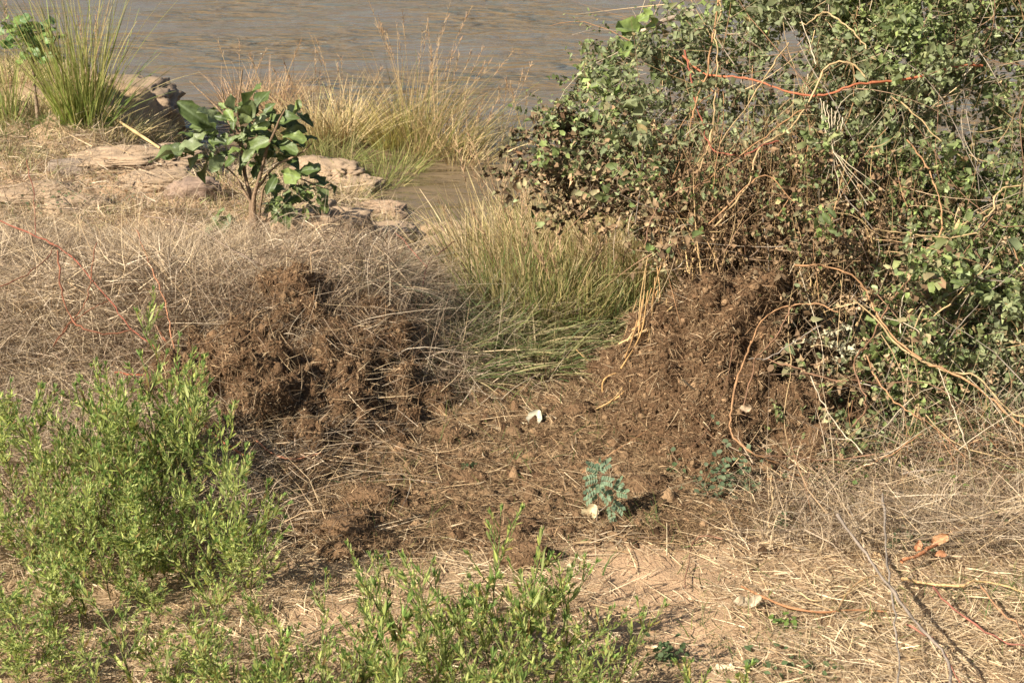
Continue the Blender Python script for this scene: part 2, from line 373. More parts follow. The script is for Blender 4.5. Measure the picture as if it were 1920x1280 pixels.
# ------------------------------------------------------------------ rocks and clods
def ico(sub):
    bm = bmesh.new(); bmesh.ops.create_icosphere(bm, subdivisions=sub, radius=1)
    V = np.array([v.co[:] for v in bm.verts]); F = np.array([[v.index for v in f.verts] for f in bm.faces]); bm.free(); return V, F
ICO4 = ico(4); ICO5 = ico(5); ICO3 = ico(3)
def rock(px, py, w, d, h, col, label, seed, rot=0, sink=.35, sq=.6, strata=0.0, name='rock', p=None, group=None):
    p = gp(px, py) if p is None else p
    V, F = ICO5 if w > .4 else ICO4
    V = np.sign(V) * np.abs(V) ** sq
    n = fbm(V[:,0]*1.3+seed, V[:,1]*1.3, V[:,2]*1.3, s=seed, o=3); cr = np.abs(fbm(V[:,0]*2.3+seed, V[:,1]*2.3, V[:,2]*3.2, s=seed+7, o=3) - .5); f = fbm(V[:,0]*5+seed, V[:,1]*5, V[:,2]*5, s=seed+1, o=4)
    k = 1 + .55*(n-.5) + .30*(f-.5) - .22 * np.exp(-cr / .03)
    if strata:
        lay = vnoise(V[:,2]*4.5 + V[:,0]*.5, V[:,2]*0, s=seed+3); k = k + strata * (lay - .5) * (1 - np.abs(V[:, 2]) * .3)
    V = V * k[:, None] * np.array([w/2, d/2, h/2])
    c, s = math.cos(rot), math.sin(rot); V = V @ np.array([[c, s, 0], [-s, c, 0], [0, 0, 1]])
    b = Buf(); b.add(V, np.asarray(col) * (.85 + .3 * n[:, None]), t=F)
    o = b.obj(name, M_ROCK, label=label, category='rock'); o.location = (p[0], p[1], p[2] + h * (.5 - sink))
    if group: o['group'] = group
    return o
TAN = (.37,.262,.165); GR = (.25,.19,.14)
rock(265, 260, .80, 1.0, .40, (.27,.19,.12), 'large layered brown rock ledge standing at the water behind the tall green tuft', 5, .15, .3, .5, .10, p=np.array([-2.74, 11.15, -.36]))
rock(205, 210, .7, .8, .42, (.27,.19,.12), 'brown rock ledge hidden among grass under the round leafed sapling', 6, .4, .3, .5, .14, p=np.array([-3.3, 11.45, -.3]))
rock(610, 335, .52, .42, .17, TAN, 'pale tan boulder sloping to the water right of the broad leafed shrub', 11, -.35, .35, .55)
rock(655, 352, .44, .30, .11, TAN, 'low tan rock slab pointing at the inlet below the grassy waterline', 12, -.5, .4, .5)
rock(710, 402, .34, .24, .09, (.43,.29,.18), 'small smooth tan rock slab near the inlet edge', 13, .1, .4, .55)
rock(765, 412, .22, .2, .11, TAN, 'smallest tan rock right at the edge of the inlet', 14, .5, .4, .6)
rock(362, 372, .30, .26, .18, (.27,.185,.13), 'rounded brown rock left of the shrub stems', 15, .3, .4, .7)
rock(305, 350, .44, .32, .13, TAN, 'flat tan rock in the bare soil left of the shrub', 18, .3, .4, .6)
rock(135, 325, .26, .2, .11, GR, 'grey brown rock lying in short grass below the tall tuft', 16, .2, .35, .6)
rock(350, 262, .42, .3, .2, (.20,.16,.13), 'dark grey rock at the waterline behind the shrub', 17, 0, .5, .6)
rock(572, 440, .36, .28, .18, (.36,.245,.15), 'tan brown rock behind the dry brush right of the shrub base', 19, .2, .4, .6)
rock(640, 425, .30, .25, .14, TAN, 'tan rock between the shrub and the inlet slabs', 20, -.2, .4, .6)
rock(28, 480, .24, .2, .13, (.16,.115,.085), 'dark rock in dry grass under the red twigs', 22, -.2, .4, .6)
rock(150, 395, .34, .25, .12, TAN, 'tan flat stone half buried in pale grass uphill of the red twigs', 23, .4, .4, .6)
rock(840, 440, .3, .24, .12, (.38,.26,.16), 'low stone where the tall reeds meet the inlet', 24, .1, .45, .6)

rock(250, 300, .7, .45, .10, TAN, 'broad low sandy slab below the layered rock ledge', 31, .1, .5, .55)
rock(400, 335, .55, .4, .10, TAN, 'low sandy slab directly before the shrub stems on the river side', 32, -.1, .5, .55)
rock(700, 440, .5, .34, .10, (.36,.25,.155), 'low eroded sandy slab in the bare ground behind the hollow', 33, .15, .5, .55)
rock(800, 462, .36, .3, .09, (.36,.25,.155), 'low sandy slab beside the reeds above the hollow', 34, -.2, .5, .55)
rock(560, 405, .4, .3, .12, TAN, 'low tan slab at the foot of the pale boulder', 35, .3, .5, .55)
rock(60, 370, .5, .35, .10, TAN, 'low sandy slab far uphill by the upright dark red twig', 36, .1, .5, .55)
def clod(px, py, w, label, seed, pale=False):
    p = gp(px, py); p[2] = float(HG(p[0], p[1])) if not pale else p[2]
    V, F = ICO3; n = fbm(V[:,0]*2+seed, V[:,1]*2, V[:,2]*2, s=seed, o=3)
    V = V * (.3 + 1.4*n)[:, None] * np.array([w*.7, w*.5, w*.26])
    root = empty('fibre_clod', p, label=label, category='clod', group='loose clods of plant fibre on the trampled ground')
    b = Buf(); b.add(V + [0, 0, w*.12], np.array([.155,.095,.052]) * (.7+.6*n)[:, None], t=F); b.obj('core', M_CRUST, root)
    N_ = int(9000 * w); k = rng.integers(0, len(V), N_); nn = unit(V[k]); d = unit(sphdir(N_) + nn * .4)
    fb = Buf(); ribbons(fb, V[k] + [0, 0, w*.12], d, rng.uniform(.008, .024, N_), rng.uniform(.0014, .0036, N_), rng.normal(size=(N_, 3)) * .3, palette(BROWN, N_, .25), seg=2)
    fb.obj('loose_fibre', M_FIB, root, kind='stuff')
clod(572, 893, .15, 'ragged brown clod with a dark hollow below the front of the brush-side heap', 201)
clod(545, 900, .09, 'small brown clod touching the ragged hollowed one', 202)
clod(962, 1003, .11, 'round shaggy clod alone behind the centre foreground weeds', 203)
clod(660, 1000, .13, 'flat brown clod among straw above the yellow topped weed', 204)
clod(700, 955, .12, 'brown clod on straw just above the bare sand streak', 205)
clod(1205, 925, .10, 'dark clod immediately beside the blue green seedling', 206)
clod(1075, 785, .11, 'brown clod just beside the crumpled white leaf', 207)
clod(985, 1060, .13, 'low curved clod directly behind the foreground weeds', 208)
clod(840, 830, .10, 'small clod on the flat fibre mat between both heaps', 209)
clod(1450, 905, .12, 'clod beside the small creeping green plant under the bush', 210)
clod(640, 1040, .09, 'small dark clod furthest forward near the thin weed', 211)
clod(885, 905, .08, 'tiny clod in the middle of the flat brown mat', 212)

# ------------------------------------------------------------------ ground litter (uncountable)
TANG_ = [(.50,.38,.21), (.42,.30,.16), (.34,.29,.13)]
def scatter(n, dens, yr=(3.1, 9.6), pad=.35):
    out = []; got = 0
    while got < n:
        m = 200000; y = rng.uniform(yr[0], yr[1], m); hw = .34 * (y * .934 + .8) + pad + .22 * np.maximum(0, y - 7)
        x = rng.uniform(-1, 1, m) * hw
        keep = rng.random(m) < dens(x, y) * hw / hw.max(); keep &= (shore(x) - y) > .02
        out.append(np.stack([x[keep], y[keep]], 1)); got += keep.sum()
    P = np.concatenate(out)[:n]; return np.column_stack([P, HG(P[:, 0], P[:, 1])])
def PX(x, y): return proj(np.stack([x, y, np.full_like(x, -.02)], 1))
def ground_blades(name, n, dens, pal, Lr, Wr, tilt, seg=2, mat=M_DRY, yr=(3.1, 9.6), lift=.004, p=None, bendz=-.1, var=.2, wob=.25, props=None, thin=False):
    P = scatter(n, dens, yr); P[:, 2] += rng.random(n) * lift
    a = rng.uniform(0, 2*math.pi, n); e = rng.normal(tilt[0], tilt[1], n)
    D = np.stack([np.cos(a)*np.cos(e), np.sin(a)*np.cos(e), np.sin(np.abs(e))], 1)
    L = rng.uniform(*Lr, n); L = L * (.5 + fbm(P[:,0]*5, P[:,1]*5, s=91))
    B = rng.normal(size=(n, 3)) * wob; B[:, 2] = B[:, 2] * .4 + bendz
    W = rng.uniform(*Wr, n) * (1 + np.maximum(0, P[:, 1] - 6) * .12) * (.6 + rng.gamma(2, .2, n))
    b = Buf(); ribbons(b, P, D, L, W, B, palette(pal, n, var, p), seg=seg)
    return b.obj(name, mat, kind='stuff')
def d_straw(x, y):
    b = bare_zone(x, y); br = brown_zone(x, y)
    return np.clip(1.0 - .75*b, .05, 1) * (1 + .8 * (x > .6) * (y < 4.9)) * .6 * (1 - .66 * sm(.4, .9, br)) * (.35 + .9 * fbm(x*4, y*4, s=81)) * np.where(y > 7.0, .35, 1)
def d_brown(x, y): return sm(.2, .8, brown_zone(x, y)) * (y < 7.2)
def d_dry(x, y):
    px, py = PX(x, y); b = bare_zone(x, y)
    m = 1.0*G(px,py,150,690,330,150) + 1.1*G(px,py,480,580,330,50) + .45*G(px,py,80,540,240,50) + .06*G(px,py,350,330,500,90)
    m = m + .6*G(px,py,260,1180,240,110) + .5*G(px,py,1780,1000,260,90) + .45*G(px,py,300,900,200,120)
    return np.clip(m * (1 - .75*b), 0, 1) * sm(.3, .65, fbm(x*3.5, y*3.5, s=83)) * 1.3
def d_green(x, y):
    px, py = PX(x, y)
    m = .4*G(px,py,930,660,130,55) + .6*G(px,py,560,955,70,30) + .35*G(px,py,1850,1130,120,60) + .35*G(px,py,60,240,120,60) + .5*G(px,py,680,360,120,40) + .3*G(px,py,1300,1010,160,40) + .4*G(px,py,880,700,90,40) + .12
    return np.clip(m, 0, 1) * sm(.42, .62, fbm(x*5, y*5, s=85))
ground_blades('straw_litter', 105000, d_straw, STRAW, (.025, .13), (.0016, .0040), (.08, .16), lift=.012, bendz=-.04)
ground_blades('brown_fibre_litter', 130000, d_brown, BROWN + [(.30,.20,.105)], (.008, .045), (.0014, .0035), (.1, .3), mat=M_FIB, lift=.012, wob=.4)
ground_blades('dry_grass', 75000, d_dry, STRAW + GREY, (.06, .2), (.0018, .0034), (1.0, .35), seg=3, wob=.45, bendz=-.2, yr=(4.2, 10.6))
ground_blades('dry_thatch', 60000, d_dry, GREY + STRAW[:2], (.06, .22), (.002, .0036), (.15, .3), seg=2, wob=.4, lift=.09, yr=(4.2, 9.6))
ground_blades('short_bank_grass', 21000, lambda x, y: sm(7.2, 7.8, y) * sm(.45, .6, fbm(x*2.2, y*2.2, s=87)) * (1 - .8*bare_zone(x, y)), TANG_ + [(.2,.22,.08)], (.03, .11), (.0022, .004), (.9, .35), seg=3, yr=(7, 12.4))
ground_blades('green_ground_grass', 16000, d_green, [(.11,.17,.045), (.08,.14,.04), (.19,.22,.06)], (.03, .10), (.0014, .0028), (.8, .35), seg=3, mat=M_LEAF, yr=(3.1, 10.4))

P_ = scatter(9000, d_brown); cb = Buf(); crumbs(cb, P_, rng.gamma(2.0, .0034, 9000) + .003); cb.obj('fibre_crumbs', M_CRUST, kind='stuff')
# grey twiggy brush crowning the left heap and spreading into the gap
def brush(name, n, cpx, cpy, rx, ry, zh, pal, Lr, label=None, D0=(0, 0, .3), seg=4, wr=(.0012, .0028), mat=M_DRY, droop=.5):
    c = gp(cpx, cpy); P = rng.normal(size=(n, 3)) * [rx, ry, 0] + c
    P[:, 2] = H(P[:, 0], P[:, 1]) + rng.random(n) * zh * np.exp(-(((P[:,0]-c[0])/rx)**2 + ((P[:,1]-c[1])/ry)**2) * .35)
    D = unit(sphdir(n) * [1, 1, .7] + np.array(D0)); B = rng.normal(size=(n, 3)) * .45; B[:, 2] -= droop * .6
    b = Buf(); ribbons(b, P, D, rng.uniform(*Lr, n), rng.uniform(*wr, n), B, palette(pal, n, .22), seg=seg)
    return b, c
def dead_brush(n, *a, label='', **k):
    b, c = brush('dry_brush', n, *a, **k)
    o = b.obj('dry_brush', M_DRY, off=c, label=label, category='dead brush'); return o
dead_brush(12000, 490, 650, .42, .15, .20, GREY + BROWN[:3] + STRAW[:1], (.05, .24), wr=(.0016, .0042), label='mound of tangled grey brown dead brush crowning the heap under the shrub')
dead_brush(6000, 240, 600, .36, .22, .26, GREY + STRAW, (.06, .24), wr=(.0016, .004), label='tangled grey dead brush behind the long red twig')
dead_brush(1500, 560, 610, .40, .07, .30, GREY + BROWN[:3] + STRAW[:1], (.05, .18), wr=(.0016, .0038), droop=1.0, D0=(0, -.5, .1), label='dead stems hanging forward over the crest of the heap under the shrub')
dead_brush(1400, 350, 740, .13, .22, .16, GREY + BROWN[:3] + STRAW[:1], (.05, .18), wr=(.0016, .004), label='low grey brown dead stems beside the heap behind the thicket')
dead_brush(3000, 640, 590, .22, .14, .42, GREY + BROWN[:3] + STRAW[:1], (.06, .26), wr=(.0016, .004), droop=1.2, label='dead stems drooping over the crest of the heap towards the hollow')
dead_brush(2600, 740, 610, .20, .20, .22, GREY + [(.12,.15,.07)], (.08, .30), label='thin grey green dead stems arching over the green hollow')
dead_brush(900, 850, 640, .22, .2, .18, GREY + [(.11,.16,.06), (.09,.14,.05)], (.08, .26), D0=(.2, -.2, .3), label='grey green tangle hanging over the green grass in the gap')

# ------------------------------------------------------------------ grass tufts
def tuft(P, h, spread, n, pal, lean=(0, 0), curve=.5, width=.004, cone=.35, label='', group=None, name='grass_tuft', mat=M_LEAF, tip=None, seg=5, cat='grass tuft', stalks=0, p=None, dens_h=.35):
    P = np.asarray(P, float)
    a = rng.uniform(0, 2*math.pi, n); r = np.sqrt(rng.random(n)) * spread
    B = np.stack([r*np.cos(a), r*np.sin(a), np.zeros(n)], 1)
    D = np.stack([np.cos(a)*r/spread*cone, np.sin(a)*r/spread*cone, np.ones(n)], 1) + rng.normal(size=(n, 3)) * [.16, .16, 0]
    D[:, 0] += lean[0]; D[:, 1] += lean[1]; D = unit(D)
    L = h * rng.uniform(dens_h, 1.05, n)
    bend = np.stack([D[:, 0], D[:, 1], np.zeros(n)], 1) * curve + rng.normal(size=(n, 3)) * .10; bend[:, 2] = -np.abs(rng.normal(.0, .12 + curve*.25, n))
    col = palette(pal, n, .18, p); b = Buf()
    ribbons(b, B, D, L, width * rng.uniform(.6, 1.2, n), bend, col, seg=seg, prof=np.linspace(1, .1, seg+1) ** .7, tipc=None if tip is None else palette(tip, n, .15))
    root = b.obj(name, mat, label=label, category=cat); root.location = [float(q) for q in P]
    if group: root['group'] = group
    for k in range(stalks):
        a = rng.uniform(0, 6.28); d = unit(np.array([.35*math.cos(a) + lean[0], .35*math.sin(a) + lean[1], 1.0])); hh = h * rng.uniform(1.0, 1.45)
        pts = [d * hh * t + np.array([d[0], d[1], -.1]) * t * t * hh * curve * .4 for t in np.linspace(0, 1, 7)]
        tb = Buf(); tube(tb, pts, .0022, .0009, (.45,.32,.17), 4)
        m = 26; t = rng.uniform(.72, 1, m); pp = np.array([np.interp(t, np.linspace(0, 1, 7), np.array(pts)[:, q]) for q in range(3)]).T
        ribbons(tb, pp, unit(d + rng.normal(size=(m, 3)) * .35), rng.uniform(.02, .05, m), .004, np.zeros((m, 3)), palette([(.42,.30,.17), (.36,.22,.13)], m), seg=1)
        tb.obj('seed_stalk', M_DRY, root)
    return root
YG = [(.20,.27,.06), (.13,.21,.05), (.34,.34,.10), (.45,.36,.16)]
TANG = [(.54,.41,.21), (.46,.32,.16), (.33,.30,.11), (.60,.48,.27)]
def wp(px, py, z=WATER): return rz(px, py, z)
# left bank
tuft(gp(150, 238), 1.02, .11, 300, [(.21,.29,.05), (.30,.36,.08), (.15,.22,.04), (.45,.38,.13)], (.02, 0), .08, .0085, .27, 'tall green yellow grass tuft standing on the rock ledge by the river', tip=[(.30,.34,.10), (.5,.4,.18)], stalks=5)
tuft(gp(178, 246), .62, .09, 110, YG, (.30, 0), .25, .008, .5, 'yellowish side tuft fanning towards the ledge from the tall green tuft', stalks=3)
tuft(gp(12, 240), .85, .07, 120, [(.24,.31,.08), (.42,.40,.14)], (-.05, 0), .15, .006, .35, 'upright pale green tuft at the extreme edge below the round leafed sapling', stalks=3)
for k, (px, py, h, lb) in enumerate([(70, 215, .22, 'short dry tuft around the foot of the round leafed sapling'), (250, 262, .2, 'short tan tuft on top of the layered rock'), (30, 150, .2, 'low olive tuft behind the sapling on the bank'), (330, 300, .18, 'low tan tuft in front of the layered rock'), (275, 272, .22, 'straw tuft growing over the front of the layered rock'), (215, 255, .24, 'straw tuft between the tall green tuft and the layered rock'), (420, 350, .14, 'thin straw tuft on the sandy slab before the shrub'), (640, 372, .12, 'thin straw tuft between the pale boulder and the inlet slabs'), (520, 395, .12, 'thin straw tuft right of the shrub stems')]):
    tuft(gp(px, py), h, .2, 300, TANG + [(.17,.2,.07)], (0, 0), .6, .004, .9, lb, mat=M_DRY)
# in the shallows
W = [(450,205,.36,.13,400,'brown',(.05,0),'rust brown feathery grass tuft furthest left in the water'),
     (510,215,.40,.16,600,'brown',(.05,0),'reddish brown wispy grass tuft behind the shrub top'),
     (590,262,.46,.20,900,'tan',(-.10,0),'bushy straw topped tuft in the shallows right of the shrub'),
     (650,262,.50,.18,900,'tan',(.10,0),'rounded straw and green tuft between the bushy one and the plume tuft'),
     (620,305,.30,.22,500,'green',(0,0),'short green tuft at the waterline behind the tan boulder'),
     (728,275,.42,.10,500,'olive',(0,0),'compact yellow olive tuft among the water grasses'),
     (775,255,.66,.15,500,'plume',(.10,0),'tallest plume grass tuft standing in the water'),
     (820,285,.56,.22,800,'plume',(.30,0),'broad plume tuft leaning towards the bush'),
     (880,300,.32,.20,400,'tan',(.30,0),'low leaning tuft at the far side of the inlet'),
     (730,318,.24,.22,500,'green',(0,0),'short green tuft at the left tip of the inlet'),
     (935,275,.42,.14,90,'thin',(.05,0),'sparse thin stems in the water nearest the bush'),
     (985,265,.36,.16,70,'thin',(.05,0),'few thin pale stems against the bush edge'),
     (700,345,.20,.18,400,'green',(.0,0),'short green fringe on the tan rock slab by the inlet'),
     (560,285,.26,.18,350,'green',(.0,0),'short green tuft hidden behind the shrub crown')]
PAL = {'brown': [(.38,.24,.13), (.46,.31,.17), (.30,.18,.10)], 'tan': TANG, 'green': [(.20,.26,.07), (.30,.30,.10), (.42,.34,.15)], 'olive': [(.30,.28,.07), (.42,.33,.11)],
       'plume': [(.48,.36,.18), (.40,.28,.14), (.27,.28,.08)], 'thin': [(.40,.33,.18), (.28,.27,.12)]}
for (px, py, h, sp, n, kd, lean, lb) in W:
    P = wp(px, py); P = P if shore(P[0]) < P[1] else gp(px, py)
    P[2] = max(P[2], WATER) - .03
    tuft(P, h * 1.12, sp, int(n * .5), PAL[kd], lean, .35 if kd != 'thin' else .15, .0062, .8 if kd in ('tan', 'green') else .5, lb, 'grass tufts along the waterline', mat=M_DRY if kd in ('brown', 'tan') else M_LEAF, stalks={'plume': 14, 'tan': 5, 'brown': 4, 'thin': 4}.get(kd, 0))
# reed grass filling the middle, between gap and inlet
REED = [(.54,.42,.22), (.62,.49,.28), (.19,.23,.07), (.42,.36,.16), (.64,.51,.31), (.46,.34,.17)]
RN = {0: 'front of the reed stand at the edge of the gap', 1: 'middle of the reed stand under the bush overhang', 2: 'back of the reed stand by the inlet'}
k = 0
for row, (y, xs, h) in enumerate([(6.35, (.02, .22, .44), .34), (6.8, (-.10, .12, .32, .52, .72), .54), (7.4, (.06, .24, .44, .68, .92), .58), (8.0, (.34, .55, .8, 1.0), .50)]):
    for x_ in xs:
        x2 = x_ + rng.uniform(-.05, .05); y2 = y + rng.uniform(-.15, .15)
        tuft((x2, y2, float(H(x2, y2)) - .02), h * rng.uniform(.85, 1.12), 0.20, 720, REED if row else [(.14,.19,.05), (.24,.25,.08), (.38,.31,.13), (.46,.36,.18)], (rng.uniform(-.12, .08), -.05), .26, .0078, .28,
             ['first', 'second', 'third', 'fourth', 'fifth'][xs.index(x_)] + ' reed tuft from the inlet side, ' + ['green based front row at the gap', 'second row of the stand', 'pale third row under the bush', 'furthest row by the water'][row], 'reed tufts beside the inlet', 'reed_tuft', stalks=6, dens_h=.25); k += 1
# green hollow: low leafy grass
GH = [(.09,.135,.045), (.16,.205,.07), (.27,.28,.11), (.44,.36,.19), (.34,.27,.15)]
for px, py, h, lb in [(870, 705, .20, 'dark green grass tuft in the hollow right beside the brown heap'), (945, 655, .24, 'bright green arching tuft in the middle of the hollow'), (1010, 690, .18, 'green tuft sprawling onto the straw in the gap'), (1000, 610, .22, 'deep green tuft at the foot of the reeds'), (1080, 640, .15, 'small green tuft at the foot of the reeds near golden stalks'), (905, 620, .2, 'shaded green tuft behind the hollow'), (1150, 620, .2, 'green tuft between reeds and golden stalks'), (820, 660, .2, 'dark tuft hanging against the flank of the heap')]:
    P = gp(px, py); tuft(P, h * 1.15, .14, 260, GH, (rng.uniform(-.2, .35), -.3), .7, .0082, .9, lb, 'green tufts in the hollow')

# ------------------------------------------------------------------ golden stalks
def stalk(name, pts, r, col, label, group=None, sides=5, wob=.0, cat='stalk', mat=M_DRY, r1=None, col2=None, nodes=0):
    pts = smooth_line(pts, max(8, 4 * len(pts))); c = pts[0].copy(); b = Buf()
    tube(b, pts - c, r, r * .6 if r1 is None else r1, col, sides, col2, wob)
    o = b.obj(name, mat, label=label, category=cat); o.location = c
    if group: o['group'] = group
    return o
gs = [((1165,690),(1215,545)), ((1180,700),(1222,540)), ((1190,690),(1205,560)), ((1205,640),(1232,500)), ((1215,650),(1228,520)), ((1160,645),(1260,575)),
      ((1100,775),(1175,715)), ((1115,770),(1190,700)), ((1225,640),(1232,545)), ((1172,670),(1195,600)), ((1140,700),(1080,655)), ((1185,620),(1240,590)), ((1198,610),(1215,480)), ((1240,640),(1250,560))]
gl = ['golden stalk leaning from the gap floor up to the bush']
gs += [((1150,700),(1195,560)), ((1210,680),(1238,560)), ((1176,640),(1212,500)), ((1220,600),(1245,480)), ((1130,745),(1185,690)), ((1196,670),(1250,600))]
SZ = ['first', 'second', 'third', 'fourth', 'fifth', 'sixth', 'seventh', 'eighth', 'ninth', 'tenth', 'eleventh', 'twelfth', 'thirteenth', 'fourteenth', 'fifteenth', 'sixteenth', 'seventeenth', 'eighteenth', 'nineteenth', 'twentieth']
gs = sorted(gs, key=lambda q: q[1][0])
for k, ((ax, ay), (bx, by)) in enumerate(gs):
    A = gp(ax, ay, .02) if ax < 1160 else pt(ax, ay, 5.34); B = pt(bx, by, A[1] + rng.uniform(-.05, .1))
    stalk('golden_stalk', [A, (A + B) / 2 + rng.normal(size=3) * .014, B], .0036 * rng.uniform(.75, 1.2), tuple(palette([(.50,.30,.12), (.42,.25,.11), (.52,.36,.17)], 1, .12)[0]), 'golden orange dead stalk, %s by its upper end from the reeds, at the taller heap' % SZ[k], 'golden stalks beside the taller heap', cat='dead stalk')

# ------------------------------------------------------------------ broad-leafed shrub
def big_leaf_mesh(seed, L=1.0, Wd=.55, droop=.25, cup=.12, wav=.05, name='leaf', nu=9, nv=6, c1=(.105,.16,.052), c2=(.20,.25,.13), mat=None):
    r2 = np.random.default_rng(seed); u = np.linspace(0, 1, nu); v = np.linspace(-1, 1, nv * 2 - 1 if nv > 3 else 5)
    U, V = np.meshgrid(u, v, indexing='ij')
    wid = Wd / 2 * np.clip(np.abs(np.sin(np.pi * np.clip(U * .97, 0, 1) ** 1.45)) ** .55, .05, 1)
    wid = wid * (1 + .30 * (r2.random(U.shape) - .5) * (np.abs(V) > .9))
    x = U * L; yy = V * wid; ph = r2.uniform(0, 6, 3)
    z = cup * np.abs(V) ** 1.5 * wid * 1.5 - droop * U ** 2 * L + wav * np.sin(U * 9 + ph[0]) * V * np.abs(V) + wav * .7 * np.sin(U * 14 + ph[1]) * np.abs(V) ** 2
    yy = yy + .08 * np.sin(U * 3 + ph[2]) * U
    vein = np.exp(-(V / .12) ** 2) + .45 * np.clip(np.cos((U * 9 - np.abs(V) * 1.6) * 2 * np.pi) - .6, 0, 1) * 2
    C = np.asarray(c1)[None, None] * (1 - np.clip(vein, 0, 1)[..., None] * .6) + np.asarray(c2)[None, None] * np.clip(vein, 0, 1)[..., None] * .6
    C = C * (1 + .15 * r2.normal(size=U.shape)[..., None])
    n1, n2 = U.shape; b = Buf(); i = (np.arange(n1 - 1)[:, None] * n2 + np.arange(n2 - 1)[None]).ravel()
    b.add(np.stack([x, yy, z], -1).reshape(-1, 3), C.reshape(-1, 3), q=np.stack([i, i+1, i+n2+1, i+n2], 1))
    return b.mesh(name, mat or M_BIG)
BIGM = [big_leaf_mesh(s, droop=d, cup=c_, wav=w_, c1=cc) for s, d, c_, w_, cc in [(1,.2,.25,.07,(.12,.165,.045)), (2,.45,.3,.10,(.08,.115,.03)), (3,.1,.15,.09,(.21,.25,.12)), (4,.6,.35,.10,(.07,.10,.028)), (5,.3,.2,.10,(.15,.185,.07)), (6,.05,.4,.08,(.19,.25,.07))]]
def orient(o, pos, axis, normal, s):
    A = Vector(axis).normalized(); N = Vector(normal); S = N.cross(A)
    if S.length < 1e-4: S = Vector((1, 0, 0)).cross(A)
    S.normalize(); N = A.cross(S); m = Matrix((A, S, N)).transposed().to_4x4()
    o.matrix_local = Matrix.Translation(Vector(pos)) @ m @ Matrix.Diagonal((s, s, s, 1))
sb = gp(478, 448); SY0 = sb[1]; sdepth = SY0 * .934 + .85; PPM = FPX / sdepth
shrub = empty('broad_leafed_shrub', sb, label='small shrub with large dusty green leaves on bare soil before the river', category='shrub')
def sp(px, py, dy=0): return pt(px, py, SY0 + dy) - sb
stems = [((474,450),(470,378),(462,340),(455,290),(450,240),(447,190),(455,130)), ((484,450),(476,378),(488,330),(500,280),(520,235),(535,205)), ((468,376),(440,330),(400,300),(350,290),(300,288)),
         ((484,430),(490,376),(500,345),(545,330),(600,350),(620,345)), ((462,300),(430,230),(390,185),(355,152)), ((484,350),(520,310),(560,290),(585,270)), ((482,440),(505,420),(530,435),(545,462)), ((476,440),(450,425),(425,425),(400,440)), ((478,420),(530,400),(570,360),(600,350)),
         ((448,250),(425,205),(415,165)), ((500,280),(470,215),(478,170))]
for k, s in enumerate(stems):
    b = Buf(); pts = smooth_line([sp(px, py, .03 * i * (-1) ** k) for i, (px, py) in enumerate(s)], 14)
    tube(b, pts, .013 if k < 2 else .007, .004 if k < 2 else .0022, (.24,.16,.10), 6, (.22,.15,.09), .0015)
    b.obj('stem' if k < 2 else 'branch', M_WOOD, shrub)
# (px,py of leaf base, px,py of tip, width is set by length; d = forward tilt of normal)
lv = [(455,215,478,142),(478,215,490,160),(440,205,425,175),(460,225,440,190),(452,235,475,195),(440,230,418,205),(470,220,452,188),(495,220,505,190),
      (415,235,370,200),(400,240,352,195),(395,250,345,260),(410,250,375,232),(405,245,395,285),(420,250,415,300),(385,270,330,275),(370,280,300,272),(365,285,270,277),
      (350,290,310,300),(380,290,345,320),(400,290,360,330),(420,290,395,322),(430,270,395,255),(440,265,480,240),(470,245,510,230),(480,250,520,255),(500,240,545,200),
      (515,235,560,195),(520,235,565,225),(525,250,575,248),(530,255,580,262),(520,265,560,280),(500,265,515,295),(490,270,495,300),(510,275,545,275),(480,280,450,300),
      (455,280,425,290),(460,285,500,255),(470,290,440,320),(480,295,500,315),(490,310,470,330),(505,320,520,350),(530,325,565,330),(545,325,580,322),(560,325,585,305),
      (590,345,605,345),(520,330,500,345),(545,350,530,375),(570,360,560,385),(450,255,420,270),(445,295,410,310),(475,235,500,212),(430,225,405,215),(455,262,490,262),
      (410,330,395,310),(420,390,395,425),(430,400,410,440),(385,420,400,450),(540,455,570,462),(520,440,550,468),(412,272,388,262),(500,228,530,218),(365,262,340,240),(525,450,560,468),(545,460,572,462),(540,452,525,468),(430,428,408,452),(425,440,440,455),(410,420,380,430),(440,420,425,405),(405,438,385,455),(500,420,520,440),(560,372,590,368),(575,352,600,340),(520,402,545,410)]
for k, (ax, ay, bx, by) in enumerate(lv):
    dy = rng.uniform(-.12, .10); A = sp(ax, ay, dy); B = sp(bx, by, dy + rng.uniform(-.12, .05)); axv = B - A; L = np.linalg.norm(axv) * 1.05
    nrm = np.array([rng.normal() * .5 - .25, -.55 + rng.normal() * .35, .75 + rng.normal() * .3])
    o = bpy.data.objects.new('leaf', BIGM[k % 6]); COL.objects.link(o); o.parent = shrub; orient(o, A, axv, nrm, max(L, .07) * .86)
# filler leaves round the inner crown
for k in range(80):
    a = rng.uniform(380, 560); bb = rng.uniform(205, 305); A = sp(a, bb, rng.uniform(-.1, .2)); ax_ = unit(np.array([(a - 465) / 90 + rng.normal() * .5, rng.normal() * .7, rng.normal() * .5 + .25]))
    o = bpy.data.objects.new('leaf', BIGM[k % 6]); COL.objects.link(o); o.parent = shrub; orient(o, A, ax_, np.array([rng.normal() * .5, rng.normal() * .6 - .3, 1]), rng.uniform(.05, .095))
for k in range(40):   # small leaves on the low right branches
    a = rng.uniform(500, 615); A = sp(a, 385 - (a - 500) * .3 + rng.normal() * 16, rng.uniform(-.05, .05))
    o = bpy.data.objects.new('leaf', BIGM[k % 6]); COL.objects.link(o); o.parent = shrub; orient(o, A, sphdir(1)[0], np.array([rng.normal() * .5, -.5, 1]), rng.uniform(.05, .09))
